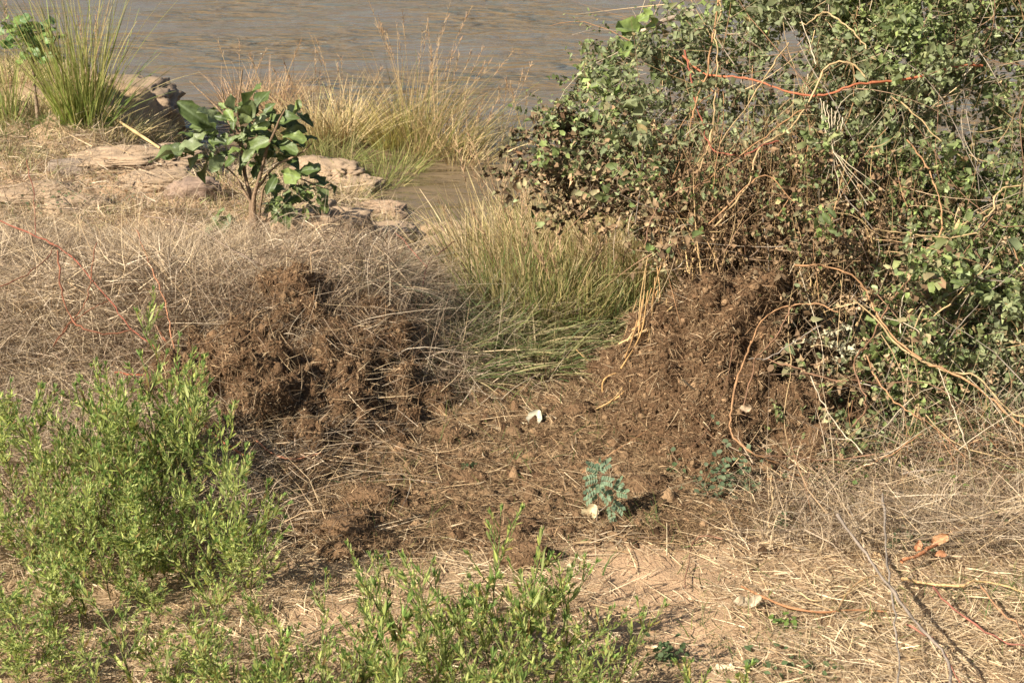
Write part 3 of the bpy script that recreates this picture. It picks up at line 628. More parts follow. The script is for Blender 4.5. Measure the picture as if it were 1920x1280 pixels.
# nest of twigs at its foot
b, c = brush('x', 1500, 480, 455, .20, .10, .07, GREY, (.06, .20)); o = b.obj('dry_brush', M_DRY, off=c, label='knot of pale dead twigs around the foot of the broad leafed shrub', category='dead brush')

# round-leafed sapling on the far left bank
tb_ = gp(72, 232); D0 = tb_[1]
sap = empty('sapling', tb_, label='small sapling with round bright leaves on the bank next to the tall tuft', category='sapling')
def tp(px, py, dy=0): return pt(px, py, D0 + dy) - tb_
for s, nm in [(((72,232),(64,150),(58,90),(45,50)), 'trunk'), (((60,110),(75,70),(85,50)), 'branch'), (((62,130),(95,90),(110,60)), 'branch'), (((58,100),(40,70),(30,45)), 'branch'), (((64,150),(85,120),(105,105)), 'branch')]:
    b = Buf(); tube(b, smooth_line([tp(*q) for q in s], 9), .014 if nm == 'trunk' else .006, .004, (.26,.19,.13), 5); b.obj(nm, M_WOOD, sap)
LM = [big_leaf_mesh(20 + s, Wd=.9, droop=.15, cup=.1, wav=.05, nu=6, nv=4, c1=cc, c2=(.25,.32,.12)) for s, cc in enumerate([(.14,.23,.06), (.09,.17,.05), (.19,.28,.07)])]
for k in range(150):
    cx_, cy_, rx_, ry_ = [(55,52,38,34), (88,70,28,24), (35,62,24,26), (90,105,26,12), (65,85,34,26)][k % 5]
    A = tp(cx_ + rng.normal() * rx_ * .5, cy_ + rng.normal() * ry_ * .5, rng.normal() * .1)
    o = bpy.data.objects.new('leaf', LM[k % 3]); COL.objects.link(o); o.parent = sap; orient(o, A, sphdir(1, -.5, .6)[0], np.array([rng.normal() * .6, -.5 + rng.normal() * .5, .8]), rng.uniform(.045, .08))

# ------------------------------------------------------------------ the big bush
XZ = [0, .2, .35, .46, .6, .7, .8, 1.0, 1.18, 1.3, 1.5, 2.0]; XL = [.96, .98, .94, .66, .26, .06, .14, .33, .41, .62, .8, 1.4]
def bush_left(z): return np.interp(z, XZ, XL) + .10 * (fbm(z * 9, z * 0 + 3, s=301) - .5)
def bush_front(x, z):
    e = np.clip((x - bush_left(z)) / .6, 0, 1)
    return 4.83 + .92 * z - .24 * sm(.45, .0, z) * sm(.95, 1.2, x) + .85 * (1 - np.sqrt(1 - (1 - e) ** 2)) * (z > .45) + .55 * (fbm(x * 2.4, z * 2.4, s=303, o=3) - .5) + .22 * (fbm(x * 7, z * 7, s=305, o=2) - .5)
bush_base = np.array([1.6, 6.0, 0.0])
bush = empty('leafy_bush', bush_base, label='large tangled green bush laced with dead vines beside the taller heap', category='bush')
def bush_pts(n, thick=.36, xr=3.0):
    out = []; got = 0
    while got < n:
        m = n * 2; z = rng.uniform(.02, 2.0, m); x = rng.uniform(-.1, xr, m)
        k = (x > bush_left(z) - .02); z = z[k]; x = x[k]
        yy = bush_front(x, z) + rng.exponential(thick, len(x)); hole = fbm(x * 4.5, z * 4.5, yy * 3, s=311, o=3)
        k = (rng.random(len(x)) < sm(.40, .52, hole) + .16) & (yy < bush_front(x, z) + .15 + 1.2 * sm(.0, .9, x - bush_left(z)))
        out.append(np.stack([x[k], yy[k], z[k]], 1)); got += k.sum()
    return np.concatenate(out)[:n]
def brown_amt(p):
    x, z = p[:, 0], p[:, 2]
    return np.clip(1.15 * np.exp(-(((x - .62) / .62) ** 2 + ((z - .48) / .34) ** 2)) + .9 * sm(.82, .66, z) * sm(.55, .15, x) + .4 * sm(.5, .1, z) * sm(1.25, .9, x) + .3 * (fbm(x * 4, z * 4, s=321) - .6), 0, 1)
NT = 12500; tw = bush_pts(NT); tdir = unit(sphdir(NT) + [0, -.35, .35])
nbr_ = 460; bs_ = bush_pts(nbr_, .12); bd_ = unit(sphdir(nbr_) * [1, .35, 1] + [-.35, -.25, .15]); bl_ = rng.uniform(.18, .5, nbr_)
kk = rng.integers(0, nbr_, NT); ub = rng.random(NT) < .68; tt_ = rng.random(NT)
on_ = bs_[kk] + bd_[kk] * (bl_[kk] * tt_)[:, None] + np.array([0, 0, -.12]) * (tt_ ** 2 * bl_[kk])[:, None] + rng.normal(size=(NT, 3)) * .022
ub &= (on_[:, 0] > bush_left(on_[:, 2]) - .07) & (on_[:, 2] > .02)
tw = np.where(ub[:, None], on_, tw); tdir = np.where(ub[:, None], unit(bd_[kk] * .9 + sphdir(NT) * .9), tdir)
tdir = unit(tdir); tl = rng.uniform(.06, .19, NT)
tb2 = Buf(); ribbons(tb2, tw, tdir, tl, .0028, np.zeros((NT, 3)), palette([(.26,.19,.12), (.18,.13,.08)], NT), seg=2)
LP, LA, LN, LS, LC, LB = [], [], [], [], [], []
NLP = 9; tsz = np.exp(rng.normal(size=NT) * .24) * .93; tnn = unit(np.array([-.25, -.55, .75]) + rng.normal(size=(NT, 3)) * .45)
for j in range(NLP):
    t = (j + .5) / NLP; p = tw + tdir * (tl * t)[:, None]; sd = unit(np.cross(tdir, sphdir(NT)))
    a = unit(sd + tdir * .5 + rng.normal(size=(NT, 3)) * .25); nn = unit(tnn + rng.normal(size=(NT, 3)) * .3)
    LP.append(p); LA.append(a); LN.append(nn); LS.append(rng.uniform(.017, .034, NT) * (1.1 - .25 * t) * tsz)
LP, LA, LN, LS = map(np.concatenate, (LP, LA, LN, LS)); nl = len(LP)
br = brown_amt(LP); dust = fbm(LP[:,0]*3, LP[:,2]*3, LP[:,1]*3, s=331)
gcol = 1.25 * palette([(.135,.185,.055), (.21,.26,.085), (.165,.205,.075), (.23,.27,.14), (.19,.20,.085)], nl, .27)
gcol = gcol * (1 - .5 * sm(.4, .7, dust)[:, None]) + np.array([.27,.27,.18])[None] * (.5 * sm(.4, .7, dust)[:, None])
bcol = palette([(.19,.125,.07), (.27,.19,.11), (.12,.078,.045), (.2,.19,.1)], nl, .2)
isb = rng.random(nl) < br ** .8 * .95; thin = np.exp(-(((LP[:,0]-.85)/.42)**4 + ((LP[:,2]-.50)/.26)**4)); dropm = rng.random(nl) < thin * .85; col = np.where(isb[:, None], bcol, gcol) * np.tile(np.exp(rng.normal(size=NT) * .2), NLP)[:, None]
rs = np.random.default_rng(5); yel = rs.random(nl) < .012; col[yel] = (.42,.33,.16)
fz = LP[:, 1] - bush_front(LP[:, 0], LP[:, 2]); ppx, ppy = proj(LP)
infr = (ppx > 1000) & (ppx < 1915) & (ppy > 5) & (ppy < 900) & (fz < .05) & ~isb
cand = np.where(infr)[0]; pick = rng.choice(cand, min(292, len(cand)), replace=False); rest = np.ones(nl, bool); rest[pick] = False
rest &= ~dropm; A_ = rest & ~isb; B_ = rest & isb
lb1 = Buf(); leaves(lb1, LP[A_], LA[A_], LN[A_], LS[A_] * 1.08, LS[A_] * rng.uniform(.42, .68, A_.sum()), col[A_], T_ROUND, .2)
o = lb1.obj('foliage', M_LEAF, bush, kind='stuff'); o.location = -bush_base
lb2 = Buf(); leaves(lb2, LP[B_], LA[B_], LN[B_], LS[B_] * .95, LS[B_] * .6, col[B_], T_CURL, .2)
o = lb2.obj('withered_foliage', M_FIB, bush, kind='stuff', label='mud brown withered leaves on the low side of the bush'); o.location = -bush_base
o = tb2.obj('twigs', M_DRY, bush, kind='stuff'); o.location = -bush_base
SLM = [big_leaf_mesh(40 + s, Wd=.55, droop=.18, cup=.2, wav=.09, nu=6, nv=3, c1=cc, c2=(.25,.30,.16), mat=M_LEAF) for s, cc in enumerate([(.14,.19,.06), (.17,.22,.07), (.12,.16,.055), (.21,.25,.12)])]
for k, q in enumerate(pick):
    o = bpy.data.objects.new('leaf', SLM[k % 4]); COL.objects.link(o); o.parent = bush; orient(o, LP[q] - bush_base + [0, -.02, .01], LA[q], LN[q], .030 + .018 * rng.random())
# inner limbs, and mud-coated upright stems over the heap
for k in range(26):
    a = np.array([rng.uniform(1.0, 2.6), rng.uniform(5.7, 6.4), 0]); z1 = rng.uniform(.6, 1.7); x1 = rng.uniform(max(.15, a[0] - 1.1), a[0] + .4)
    e_ = np.array([x1, bush_front(x1, z1) + .12, z1]); b = Buf(); tube(b, smooth_line([a, (a + e_) / 2 + rng.normal(size=3) * .12, e_], 12), .013, .003, (.23,.16,.10), 5, None, .004)
    o = b.obj('branch', M_WOOD, bush); o.location = -bush_base
MUD = [(.17,.108,.06), (.24,.16,.09), (.12,.075,.042), (.44,.30,.14), (.50,.35,.17)]
NS = 1900; sx = .52 + np.abs(rng.normal(.36, .27, NS)); sz_ = rng.uniform(.34, .64, NS); sy_ = bush_front(sx, sz_ + .1) + rng.uniform(-.08, .4, NS); P = np.stack([sx, sy_, sz_], 1)
b = Buf(); ribbons(b, P, unit(np.stack([rng.normal(-.08, .28, NS), rng.normal(0, .15, NS), np.ones(NS)], 1)), rng.uniform(.15, .46, NS), rng.uniform(.0022, .0055, NS), rng.normal(size=(NS, 3)) * .16, palette(MUD, NS, .2), seg=5)
o = b.obj('muddy_stems', M_FIB, bush, kind='stuff', label='upright thin stems coated in dried brown mud'); o.location = -bush_base
NB = 30000; k = rng.integers(0, NS, NB); P2 = P[k] + np.stack([rng.normal(0, .03, NB), rng.normal(0, .03, NB), rng.uniform(-.03, .30, NB)], 1)
cl = fbm(P2[:,0]*14, P2[:,2]*14, P2[:,1]*14, s=341, o=2) > .5; P2 = P2[cl]; NB = len(P2)
b = Buf(); leaves(b, P2, sphdir(NB), sphdir(NB), rng.uniform(.008, .026, NB), rng.uniform(.005, .012, NB), palette(MUD[:3], NB, .22), T_CURL, .25)
o = b.obj('mud_crumbs', M_FIB, bush, kind='stuff'); o.location = -bush_base
# brown overhanging spray (tips reaching towards the inlet)
for (s, e) in [((1230,330),(935,285)), ((1200,300),(960,250)), ((1180,290),(1010,235)), ((1220,400),(1020,420)), ((1180,330),(905,330)), ((1250,350),(1090,400)), ((1150,270),(1040,215)), ((1300,300),(1000,330)), ((1260,300),(980,310))]:
    y0 = 5.95 + rng.uniform(-.1, .15); A = pt(*s, y0 + .15); E = pt(*e, y0); b = Buf()
    ln = smooth_line([A, (A + E) / 2 + np.array([0, 0, .03]), E], 14); tube(b, ln, .004, .0013, (.13,.08,.045), 4, None, .004)
    m = 130; q = rng.uniform(.1, 1, m); pp = np.array([np.interp(q, np.linspace(0, 1, 14), ln[:, i_]) for i_ in range(3)]).T + rng.normal(size=(m, 3)) * .012
    leaves(b, pp, sphdir(m), sphdir(m), rng.uniform(.014, .034, m), rng.uniform(.009, .02, m), palette([(.11,.065,.035), (.18,.12,.07), (.12,.13,.06)], m, .2), T_CURL, .2)
    o = b.obj('drooping_spray', M_FIB, bush); o.location = -bush_base
# paler sprigs with cream withered leaves
for (s, e) in [((1480,650),(1600,610)), ((1540,640),(1610,665)), ((1490,745),(1570,730)), ((1600,650),(1560,690)), ((1870,745),(1920,725)), ((1880,770),(1905,740))]:
    A = pt(*s, bush_front(1.2, .35) - .06); E = pt(*e, bush_front(1.25, .35) - .08); b = Buf(); ln = smooth_line([A, E], 10); tube(b, ln, .002, .001, (.35,.28,.19), 4)
    m = 30; q = rng.uniform(.05, 1, m); pp = np.array([np.interp(q, np.linspace(0, 1, 10), ln[:, i_]) for i_ in range(3)]).T
    leaves(b, pp, sphdir(m), sphdir(m), rng.uniform(.014, .028, m), rng.uniform(.008, .014, m), palette([(.50,.46,.30), (.42,.40,.27)], m, .1), T_CURL, .2); o = b.obj('cream_sprig', M_DRY, bush); o.location = -bush_base

# broad bright leaves at the bush top
lt = empty('broad_leafed_sprig', pt(1240, 60, 6.0), label='sprig with broad bright green leaves poking out at the top of the bush', category='sprig')
for (a, e, s) in [((1215,60),(1150,55),.14), ((1195,40),(1225,22),.10), ((1200,50),(1160,75),.09), ((1190,75),(1175,105),.10), ((1215,55),(1240,30),.08), ((1190,90),(1150,110),.08)]:
    A = pt(*a, 6.0); E = pt(*e, 5.92); o = bpy.data.objects.new('leaf', BIGM[5]); COL.objects.link(o); o.parent = lt; orient(o, A - np.array(lt.location), E - A, np.array([-.3, -.7, .6]), s)
b = Buf(); tube(b, smooth_line([pt(1300, 20, 6.05), pt(1240, 42, 6.0), pt(1196, 62, 5.98)], 10) - np.array(lt.location), .011, .007, (.42,.33,.25), 6, None, .002); b.obj('branch', M_WOOD, lt)

# ------------------------------------------------------------------ vines and twigs that one can follow
def bush_line(pts, off=.21):
    out = []
    for (px, py) in pts:
        t0 = 5.6
        for _ in range(14):
            p = pt(px, py, t0); t0 = .5 * t0 + .5 * (float(bush_front(p[0], max(p[2], .02))) - off)
        out.append(pt(px, py, min(max(t0, 4.6), 6.6)))
    out = np.array(out); ys = out[:, 1].copy()
    if len(ys) > 2:
        for _ in range(2): ys[1:-1] = (ys[:-2] + ys[1:-1] + ys[2:]) / 3
    return np.array([pt(px, py, yy) for (px, py), yy in zip(pts, ys)])
OR = (.42,.235,.115); TN = (.52,.37,.19); RD = (.30,.09,.055); GY = (.34,.28,.22); PL = (.60,.50,.35); BRN = (.27,.15,.085)
dead_brush(1900, 1640, 905, .30, .12, .14, GREY + BROWN + STRAW[:2] + [(.34,.17,.08), (.14,.2,.06)], (.06, .26), wr=(.0016, .004), label='tangle of dead stems along the foot of the bush beside the taller heap')
dead_brush(2200, 1850, 890, .22, .15, .22, GREY + BROWN + STRAW[:2] + [(.34,.17,.08), (.14,.2,.06)], (.06, .28), wr=(.0016, .004), label='tangle of dead stems at the foot of the bush above the orange twig')
vines = [
 ([(1280,105),(1325,140),(1380,145),(1420,152),(1470,170),(1520,180),(1560,175),(1600,160),(1650,153),(1720,145),(1780,128),(1840,122)], .0062, (.46,.15,.07), 'long red orange vine stem running almost level across the upper bush'),
 ([(1340,425),(1375,385),(1405,345),(1415,300),(1430,272),(1470,250),(1500,218),(1530,165),(1545,130),(1570,117),(1600,122),(1625,145)], .0052, TN, 'tan vine rising in a long curve and hooking over below the level red vine'),
 ([(1347,0),(1340,50),(1330,100),(1325,140),(1308,180),(1298,220)], .005, OR, 'orange vine hanging straight down from the bush top'),
 ([(1350,0),(1352,25),(1340,60),(1345,100),(1343,160),(1338,220),(1330,270),(1315,310),(1308,345)], .0045, TN, 'wavy tan vine hanging beside the straight orange one'),
 ([(1284,95),(1295,140),(1303,190),(1318,230),(1325,262),(1345,285),(1395,292),(1430,272),(1460,265)], .0045, RD, 'dark red vine looping under the tangle near the bush edge'),
 ([(1300,355),(1370,305),(1430,260),(1480,220),(1520,200)], .004, OR, 'straight orange vine slanting up behind the hooked tan one'),
 ([(1500,43),(1515,45),(1535,28),(1548,24),(1570,35),(1600,60),(1618,80),(1625,92)], .004, TN, 'small arching tan vine over the dark hollow near the top'),
 ([(1350,270),(1420,170),(1450,120),(1480,80)], .004, TN, 'pale straight runner slanting past the loops'),
 ([(1700,262),(1730,300),(1748,335),(1762,375),(1766,420),(1750,470)], .0045, OR, 'orange vine arching down in the middle of the green leaves'),
 ([(1920,348),(1882,353),(1866,370),(1862,395),(1845,412),(1835,427)], .0045, TN, 'tan vine curling in from the bush edge furthest from the river'),
 ([(1490,497),(1540,498),(1590,512),(1625,545),(1636,575),(1652,600),(1680,635),(1730,675),(1790,700),(1850,740),(1890,775),(1920,800)], .0052, OR, 'long orange vine sweeping down through the whole lower bush'),
 ([(1600,560),(1645,600),(1680,645),(1720,670),(1770,695),(1830,705),(1860,735),(1900,775),(1925,782)], .0045, TN, 'tan vine running parallel to the long sweeping one'),
 ([(1718,515),(1680,550),(1650,600),(1630,640),(1606,668),(1604,700),(1622,745),(1622,770),(1600,800)], .0045, BRN, 'brown vine hanging in an S bend between the cream sprigs'),
 ([(1408,640),(1398,670),(1382,710),(1374,750),(1368,790),(1372,812),(1395,838),(1430,856),(1500,890),(1540,912)], .0052, OR, 'orange vine draped down the face of the taller heap'),
 ([(1408,645),(1425,605),(1455,582),(1490,572),(1530,570),(1572,584)], .004, OR, 'orange vine arching over the crest of the taller heap'),
 ([(1484,576),(1470,605),(1445,645),(1415,672),(1412,700),(1390,770)], .004, BRN, 'red brown vine forking beneath the arch on the heap crest'),
 ([(1716,428),(1700,520),(1690,570),(1687,625)], .0032, PL, 'thin pale straight stem dropping from the green leaves'),
 ([(1626,668),(1640,705),(1670,745),(1700,770),(1727,787)], .004, OR, 'short orange vine ending in the dark hollow low in the bush'),
 ([(1925,490),(1860,545),(1800,610),(1755,662)], .003, GY, 'thin grey vine curving down from the bush edge'),
 ([(1815,512),(1860,526),(1925,530)], .003, GY, 'thin grey vine running level at mid height of the bush'),
 ([(1760,690),(1780,745),(1800,800),(1820,860)], .003, PL, 'pale straight straw leaning down the lower bush'),
 ([(1540,610),(1490,640),(1440,670),(1405,672)], .003, GY, 'fine grey twig reaching from the cream sprig to the heap'),
 ([(1440,672),(1500,692),(1560,712),(1590,715)], .0035, BRN, 'brown twig sagging below the upper cream sprig'),
 ([(1520,705),(1545,760),(1580,810),(1620,850)], .0032, PL, 'pale straw crossing the lower cream sprig'),
 ([(1560,885),(1620,875),(1680,845),(1730,810)], .0036, OR, 'orange vine curving up at the foot of the bush'),
 ([(1420,852),(1500,856),(1570,862),(1640,850)], .003, BRN, 'thin brown vine along the foot of the bush'),
 ([(1870,480),(1830,520),(1780,570),(1720,620)], .0032, TN, 'straight tan stem crossing the lower green leaves'),
 ([(1695,500),(1790,430),(1880,380)], .003, TN, 'thin tan stem rising towards the curled vine'),
 ([(1670,180),(1720,220),(1760,260),(1805,295)], .0038, TN, 'straight tan stem slanting down under the level red vine'),
 ([(1490,0),(1510,60),(1530,120)], .003, PL, 'thin pale stem hanging at the bush top'),
 ([(1640,430),(1690,436),(1780,445),(1830,436)], .004, TN, 'tan stem lying level above the withered middle of the bush'),
 ([(1490,380),(1440,330),(1400,350),(1330,420)], .0035, OR, 'thin orange vine over the muddy stems'),
 ([(1210,460),(1225,400),(1270,360),(1330,340)], .0035, BRN, 'brown vine curving over the top of the golden stalks'),
]
for pts, r, colr, lb in vines:
    L = bush_line(pts); stalk('dead_vine', L, r * .66, tuple(.85 * q for q in colr), lb, 'dead vines hanging over the bush', 5, .002, 'vine', r1=r * .7)
for k in range(7):
    L = bush_line([(1538 + k * 7, 185 + k * 6), (1545 + k * 5, 240 + k * 3), (1560 + k, 285), (1562 + k * 16, 335 + (k * 37) % 50)], .21 + .008 * k); stalk('dead_vine', L, .0019, tuple(.8 * q for q in PL), 'pale dry strand of the bundle hanging below the level red vine', 'pale strands hanging in one bundle', 4, .002, 'vine')
# dozens of thin runners nobody can follow
b = Buf(); n = 2400; z = rng.uniform(.05, 1.5, n); x = rng.uniform(.3, 2.5, n); ok = x > bush_left(z); x = x[ok]; z = z[ok]; n = len(x)
P = np.stack([x, bush_front(x, z) - rng.uniform(.0, .18, n), z], 1); D = unit(sphdir(n) * [1, .3, 1]); Bd = rng.normal(size=(n, 3)) * .35
ribbons(b, P, D, rng.uniform(.06, .32, n), rng.uniform(.0018, .0038, n), Bd, palette([OR, TN, GY, PL, BRN, GY, TN], n, .25) * .78, seg=6)
o = b.obj('thin_runners', M_DRY, bush, kind='stuff'); o.location = -bush_base
b = Buf(); n = 85; z = rng.uniform(.05, 1.5, n); x = rng.uniform(.35, 2.2, n); ok = x > bush_left(z); x = x[ok]; z = z[ok]; n = len(x)
for i_ in range(n):
    pts_ = [(x[i_], z[i_])]; a_ = rng.uniform(0, 6.28)
    for j_ in range(6): a_ += rng.normal() * .35; pts_.append((pts_[-1][0] + .1 * math.cos(a_), min(max(pts_[-1][1] + .1 * math.sin(a_), .03), 1.7)))
    off_ = rng.uniform(.08, .2); L = np.array([(p_[0], float(bush_front(p_[0], p_[1])) - off_, p_[1]) for p_ in pts_]); L[1:-1, 1] = (L[:-2, 1] + L[1:-1, 1] + L[2:, 1]) / 3
    tube(b, smooth_line(L, 14), rng.uniform(.0014, .003), .001, np.array([OR, TN, GY, PL, BRN, GY, BRN][i_ % 7]) * .75, 4, None, .002)
o = b.obj('long_runners', M_DRY, bush, kind='stuff'); o.location = -bush_base
# seed heads
n = 130; z = rng.uniform(.1, .8, n); x = rng.uniform(.95, 1.9, n); P = np.stack([x, bush_front(x, z) - .04, z], 1)
b = Buf(); P = np.repeat(P, 9, 0) + rng.normal(size=(n * 9, 3)) * .006; leaves(b, P, sphdir(n*9), sphdir(n*9), .016, .011, palette([(.40,.29,.17), (.34,.23,.13)], n*9), T_CURL, .2); o = b.obj('seed_heads', M_DRY, bush, kind='stuff'); o.location = -bush_base

# ground twigs
def ground_line(pts, h0=.02, h1=None):
    h1 = h0 if h1 is None else h1; out = []
    for i, (px, py) in enumerate(pts):
        h = h0 + (h1 - h0) * i / (len(pts) - 1); g = gp(px, py, h); out.append(g)
    return np.array(out)
twigs = [
 ([(-20,405),(60,440),(120,470),(165,515),(200,555),(232,598),(262,630),(292,652)], .0042, (.26,.09,.055), .25, 'thick red twig slanting across the dry grass'),
 ([(292,610),(318,655),(330,705),(352,760),(385,800),(430,835),(470,862)], .0055, (.42,.15,.08), .14, 'red twig running down to the foot of the heap'),
 ([(388,708),(410,750),(435,785),(470,815),(505,845),(540,860),(600,850)], .0050, (.36,.16,.09), .10, 'red brown twig bending along the heap front'),
 ([(108,470),(112,520),(120,560),(140,605),(175,622),(215,626),(248,618)], .0040, (.22,.09,.05), .28, 'dark red twig bending in a wide U under the thick red one'),
 ([(182,455),(172,500),(168,545),(152,582),(125,612),(100,648)], .0032, (.26,.11,.06), .26, 'thin dark twig hanging from the thick red one'),
 ([(215,698),(270,702),(320,694),(380,691),(440,692),(475,702)], .0045, (.36,.13,.07), .12, 'red twig lying level across the weed tips'),
 ([(255,430),(275,480),(290,520),(308,560),(316,600),(326,655)], .0042, (.46,.22,.12), .22, 'orange red twig standing behind the weeds'),
 ([(-10,540),(50,515),(92,480),(100,455)], .0032, (.28,.12,.07), .22, 'thin dark twig joining the thick red one near its upper end'),
 ([(100,650),(130,610),(180,575),(205,565)], .0028, (.30,.13,.07), .2, 'short red brown twig below the U shaped one'),
 ([(50,300),(62,360),(68,440)], .003, (.30,.10,.06), .2, 'short dark red twig upright in the pale grass uphill'),
 ([(1390,1098),(1430,1118),(1480,1138),(1540,1147),(1600,1143),(1680,1147)], .0045, (.42,.20,.09), .02, 'red brown twig curved on the straw in the open foreground'),
 ([(1690,1052),(1725,1038),(1755,1018),(1800,985),(1850,962),(1920,958)], .0065, (.44,.19,.09), .06, 'thick orange twig with curled dead leaves beside the bush foot'),
 ([(1690,1085),(1740,1092),(1800,1096),(1850,1089),(1925,1112)], .0050, (.60,.40,.19), .04, 'smooth tan stem lying level under the thick orange twig'),
 ([(1570,965),(1610,1020),(1650,1075),(1690,1130),(1730,1180),(1775,1235),(1785,1290)], .0058, (.29,.235,.185), .14, 'long grey twig rising from the near corner towards the bush'),
 ([(1655,925),(1660,1000),(1665,1080),(1678,1150),(1686,1230),(1684,1290)], .0040, (.29,.24,.19), .12, 'thin grey upright twig crossing the long grey one'),
 ([(1570,1145),(1590,1110),(1620,1085),(1660,1075)], .0036, (.52,.33,.16), .03, 'small arched tan stem on the straw'),
 ([(1500,1110),(1525,1125),(1570,1120),(1620,1095)], .003, (.62,.45,.24), .03, 'pale curved straw looping on the ground'),
 ([(1425,855),(1460,875),(1500,890),(1530,905)], .0042, (.50,.24,.1), .05, 'orange vine end lying at the heap foot'),
 ([(1445,880),(1448,930),(1440,990)], .0036, (.58,.42,.23), .06, 'pale stem standing in front of the bush foot'),
 ([(1355,1010),(1310,1005),(1295,1030),(1285,1100)], .003, (.34,.18,.11), .03, 'thin dark runner arching over the bare sand'),
 ([(1180,1210),(1120,1250),(1090,1290)], .003, (.34,.18,.11), .03, 'thin brown runner near the lowest weeds'),
 ([(1750,1100),(1800,1150),(1880,1200),(1930,1210)], .0035, (.33,.13,.09), .08, 'dark red twig in the near corner'),
 ([(1700,1170),(1760,1210),(1800,1280)], .0035, (.36,.15,.10), .08, 'dark red twig rising beside the long grey one'),
 ([(1840,1100),(1880,1150),(1910,1170),(1930,1220)], .0035, (.40,.22,.12), .06, 'brown twig at the edge below the smooth tan stem'),
 ([(790,560),(800,500),(830,470),(870,445),(930,420)], .0034, (.28,.12,.08), .2, 'thin dark red twig arching above the hollow'),
 ([(800,500),(760,455),(740,435)], .003, (.28,.12,.08), .2, 'short forked red twig above the hollow'),
 ([(595,345),(608,430),(600,500)], .003, (.28,.19,.12), .15, 'thin brown stem standing right of the shrub'),
 ([(270,405),(350,420),(440,470),(500,500)], .003, (.26,.19,.14), .25, 'long thin grey twig arching before the shrub'),
 ([(190,205),(230,232),(270,258),(300,278)], .012, (.58,.42,.20), .14, 'thick straw coloured reed cane fallen from the tall tuft'),
 ([(470,1238),(600,1180),(760,1135),(900,1105),(1060,1082)], .0022, (.68,.55,.32), .42, 'long pale straw stem leaning across the foreground weeds'),
 ([(250,705),(300,655),(360,605),(440,560),(520,515)], .0024, (.62,.50,.30), .30, 'long thin straw stem rising from the weeds to the brush'),
 ([(1280,712),(1305,733),(1330,748)], .0042, (.72,.60,.40), .50, 'short white straw piece stuck in the face of the taller heap'),
 ([(1195,785),(1240,825),(1285,842)], .003, (.62,.42,.22), .30, 'forked tan straw on the lower face of the taller heap'),
 ([(925,768),(950,771),(980,769)], .004, (.60,.38,.14), .02, 'short golden stalk piece lying behind the white leaf'),
 ([(963,787),(1000,790),(1040,793)], .003, (.62,.45,.27), .02, 'short tan straw under the white leaf'),
 ([(850,904),(900,900),(975,897)], .0034, (.60,.44,.25), .02, 'straw piece lying level in the middle of the fibre mat'),
 ([(1028,935),(1070,934),(1105,933)], .003, (.68,.56,.36), .02, 'pale straw touching the blue green seedling'),
]
def heap_fix(P): return P
for pts, r, colr, h, lb in twigs:
    if h >= .3:      # stands in front of the heap or weeds, held at its own distance
        y0 = {1280: 4.93, 1195: 4.8, 470: 3.45, 250: 5.0}[pts[0][0]]; L = np.array([pt(px, py, y0 + .05 * i) for i, (px, py) in enumerate(pts)])
        if pts[0][0] in (470, 250): L = np.array([pt(px, py, y0 + {470: .18, 250: .22}[pts[0][0]] * i) for i, (px, py) in enumerate(pts)])
    else: L = ground_line(pts, h)
    stalk('dead_twig' if r < .011 else 'reed_cane', L, r * .9, tuple(.85 * q for q in colr), lb, None, 5, .0022 if 'straw' not in lb else 0, 'twig', mat=M_WOOD if 'straw' not in lb else M_DRY, r1=r * .6)
# curled dead leaves on the orange twig
for a, e in [((1745,1025),(1785,1008)), ((1718,1030),(1722,1015)), ((1752,1038),(1765,1030))]:
    pass
# distinct single straws on the ground
for k in range(90):
    px = rng.uniform(480, 1900); py = rng.uniform(860, 1270)
    if brown_zone(*[np.array([q]) for q in gp(px, py)[:2]])[0] > .7 and rng.random() < .6: continue
    A = gp(px, py, .012); a = rng.uniform(0, 6.28); l = rng.uniform(.07, .2); E = A + np.array([math.cos(a) * l, math.sin(a) * l, rng.uniform(0, .03)]); E[2] = float(HG(E[0], E[1])) + .018
    stalk('loose_straw', [A, (A + E) / 2 + [0, 0, .006], E], rng.uniform(.0013, .0022), palette([(.62,.47,.27), (.68,.54,.34), (.55,.38,.2)], 1, .1)[0], 'single pale straw lying on the trampled ground', 'single straws on the trampled ground', 4, cat='straw')

# ------------------------------------------------------------------ fallen leaves, seedling, small creepers
def curl_leaf(px, py, s, colr, label, seed, ax=(1, 0, .1), nrm=(0, -.6, .8), lift=.015, name='fallen_leaf', group=None, wd=.6, droop=.3):
    me = big_leaf_mesh(seed, Wd=wd, droop=droop, cup=.4, wav=.08, c1=colr, c2=tuple(min(1, q * 1.15) for q in colr), mat=M_DRY, name=name)
    o = bpy.data.objects.new(name, me); COL.objects.link(o); g = gp(px, py, lift); orient(o, g, ax, nrm, s); o['label'] = label; o['category'] = 'dead leaf'
    if group: o['group'] = group
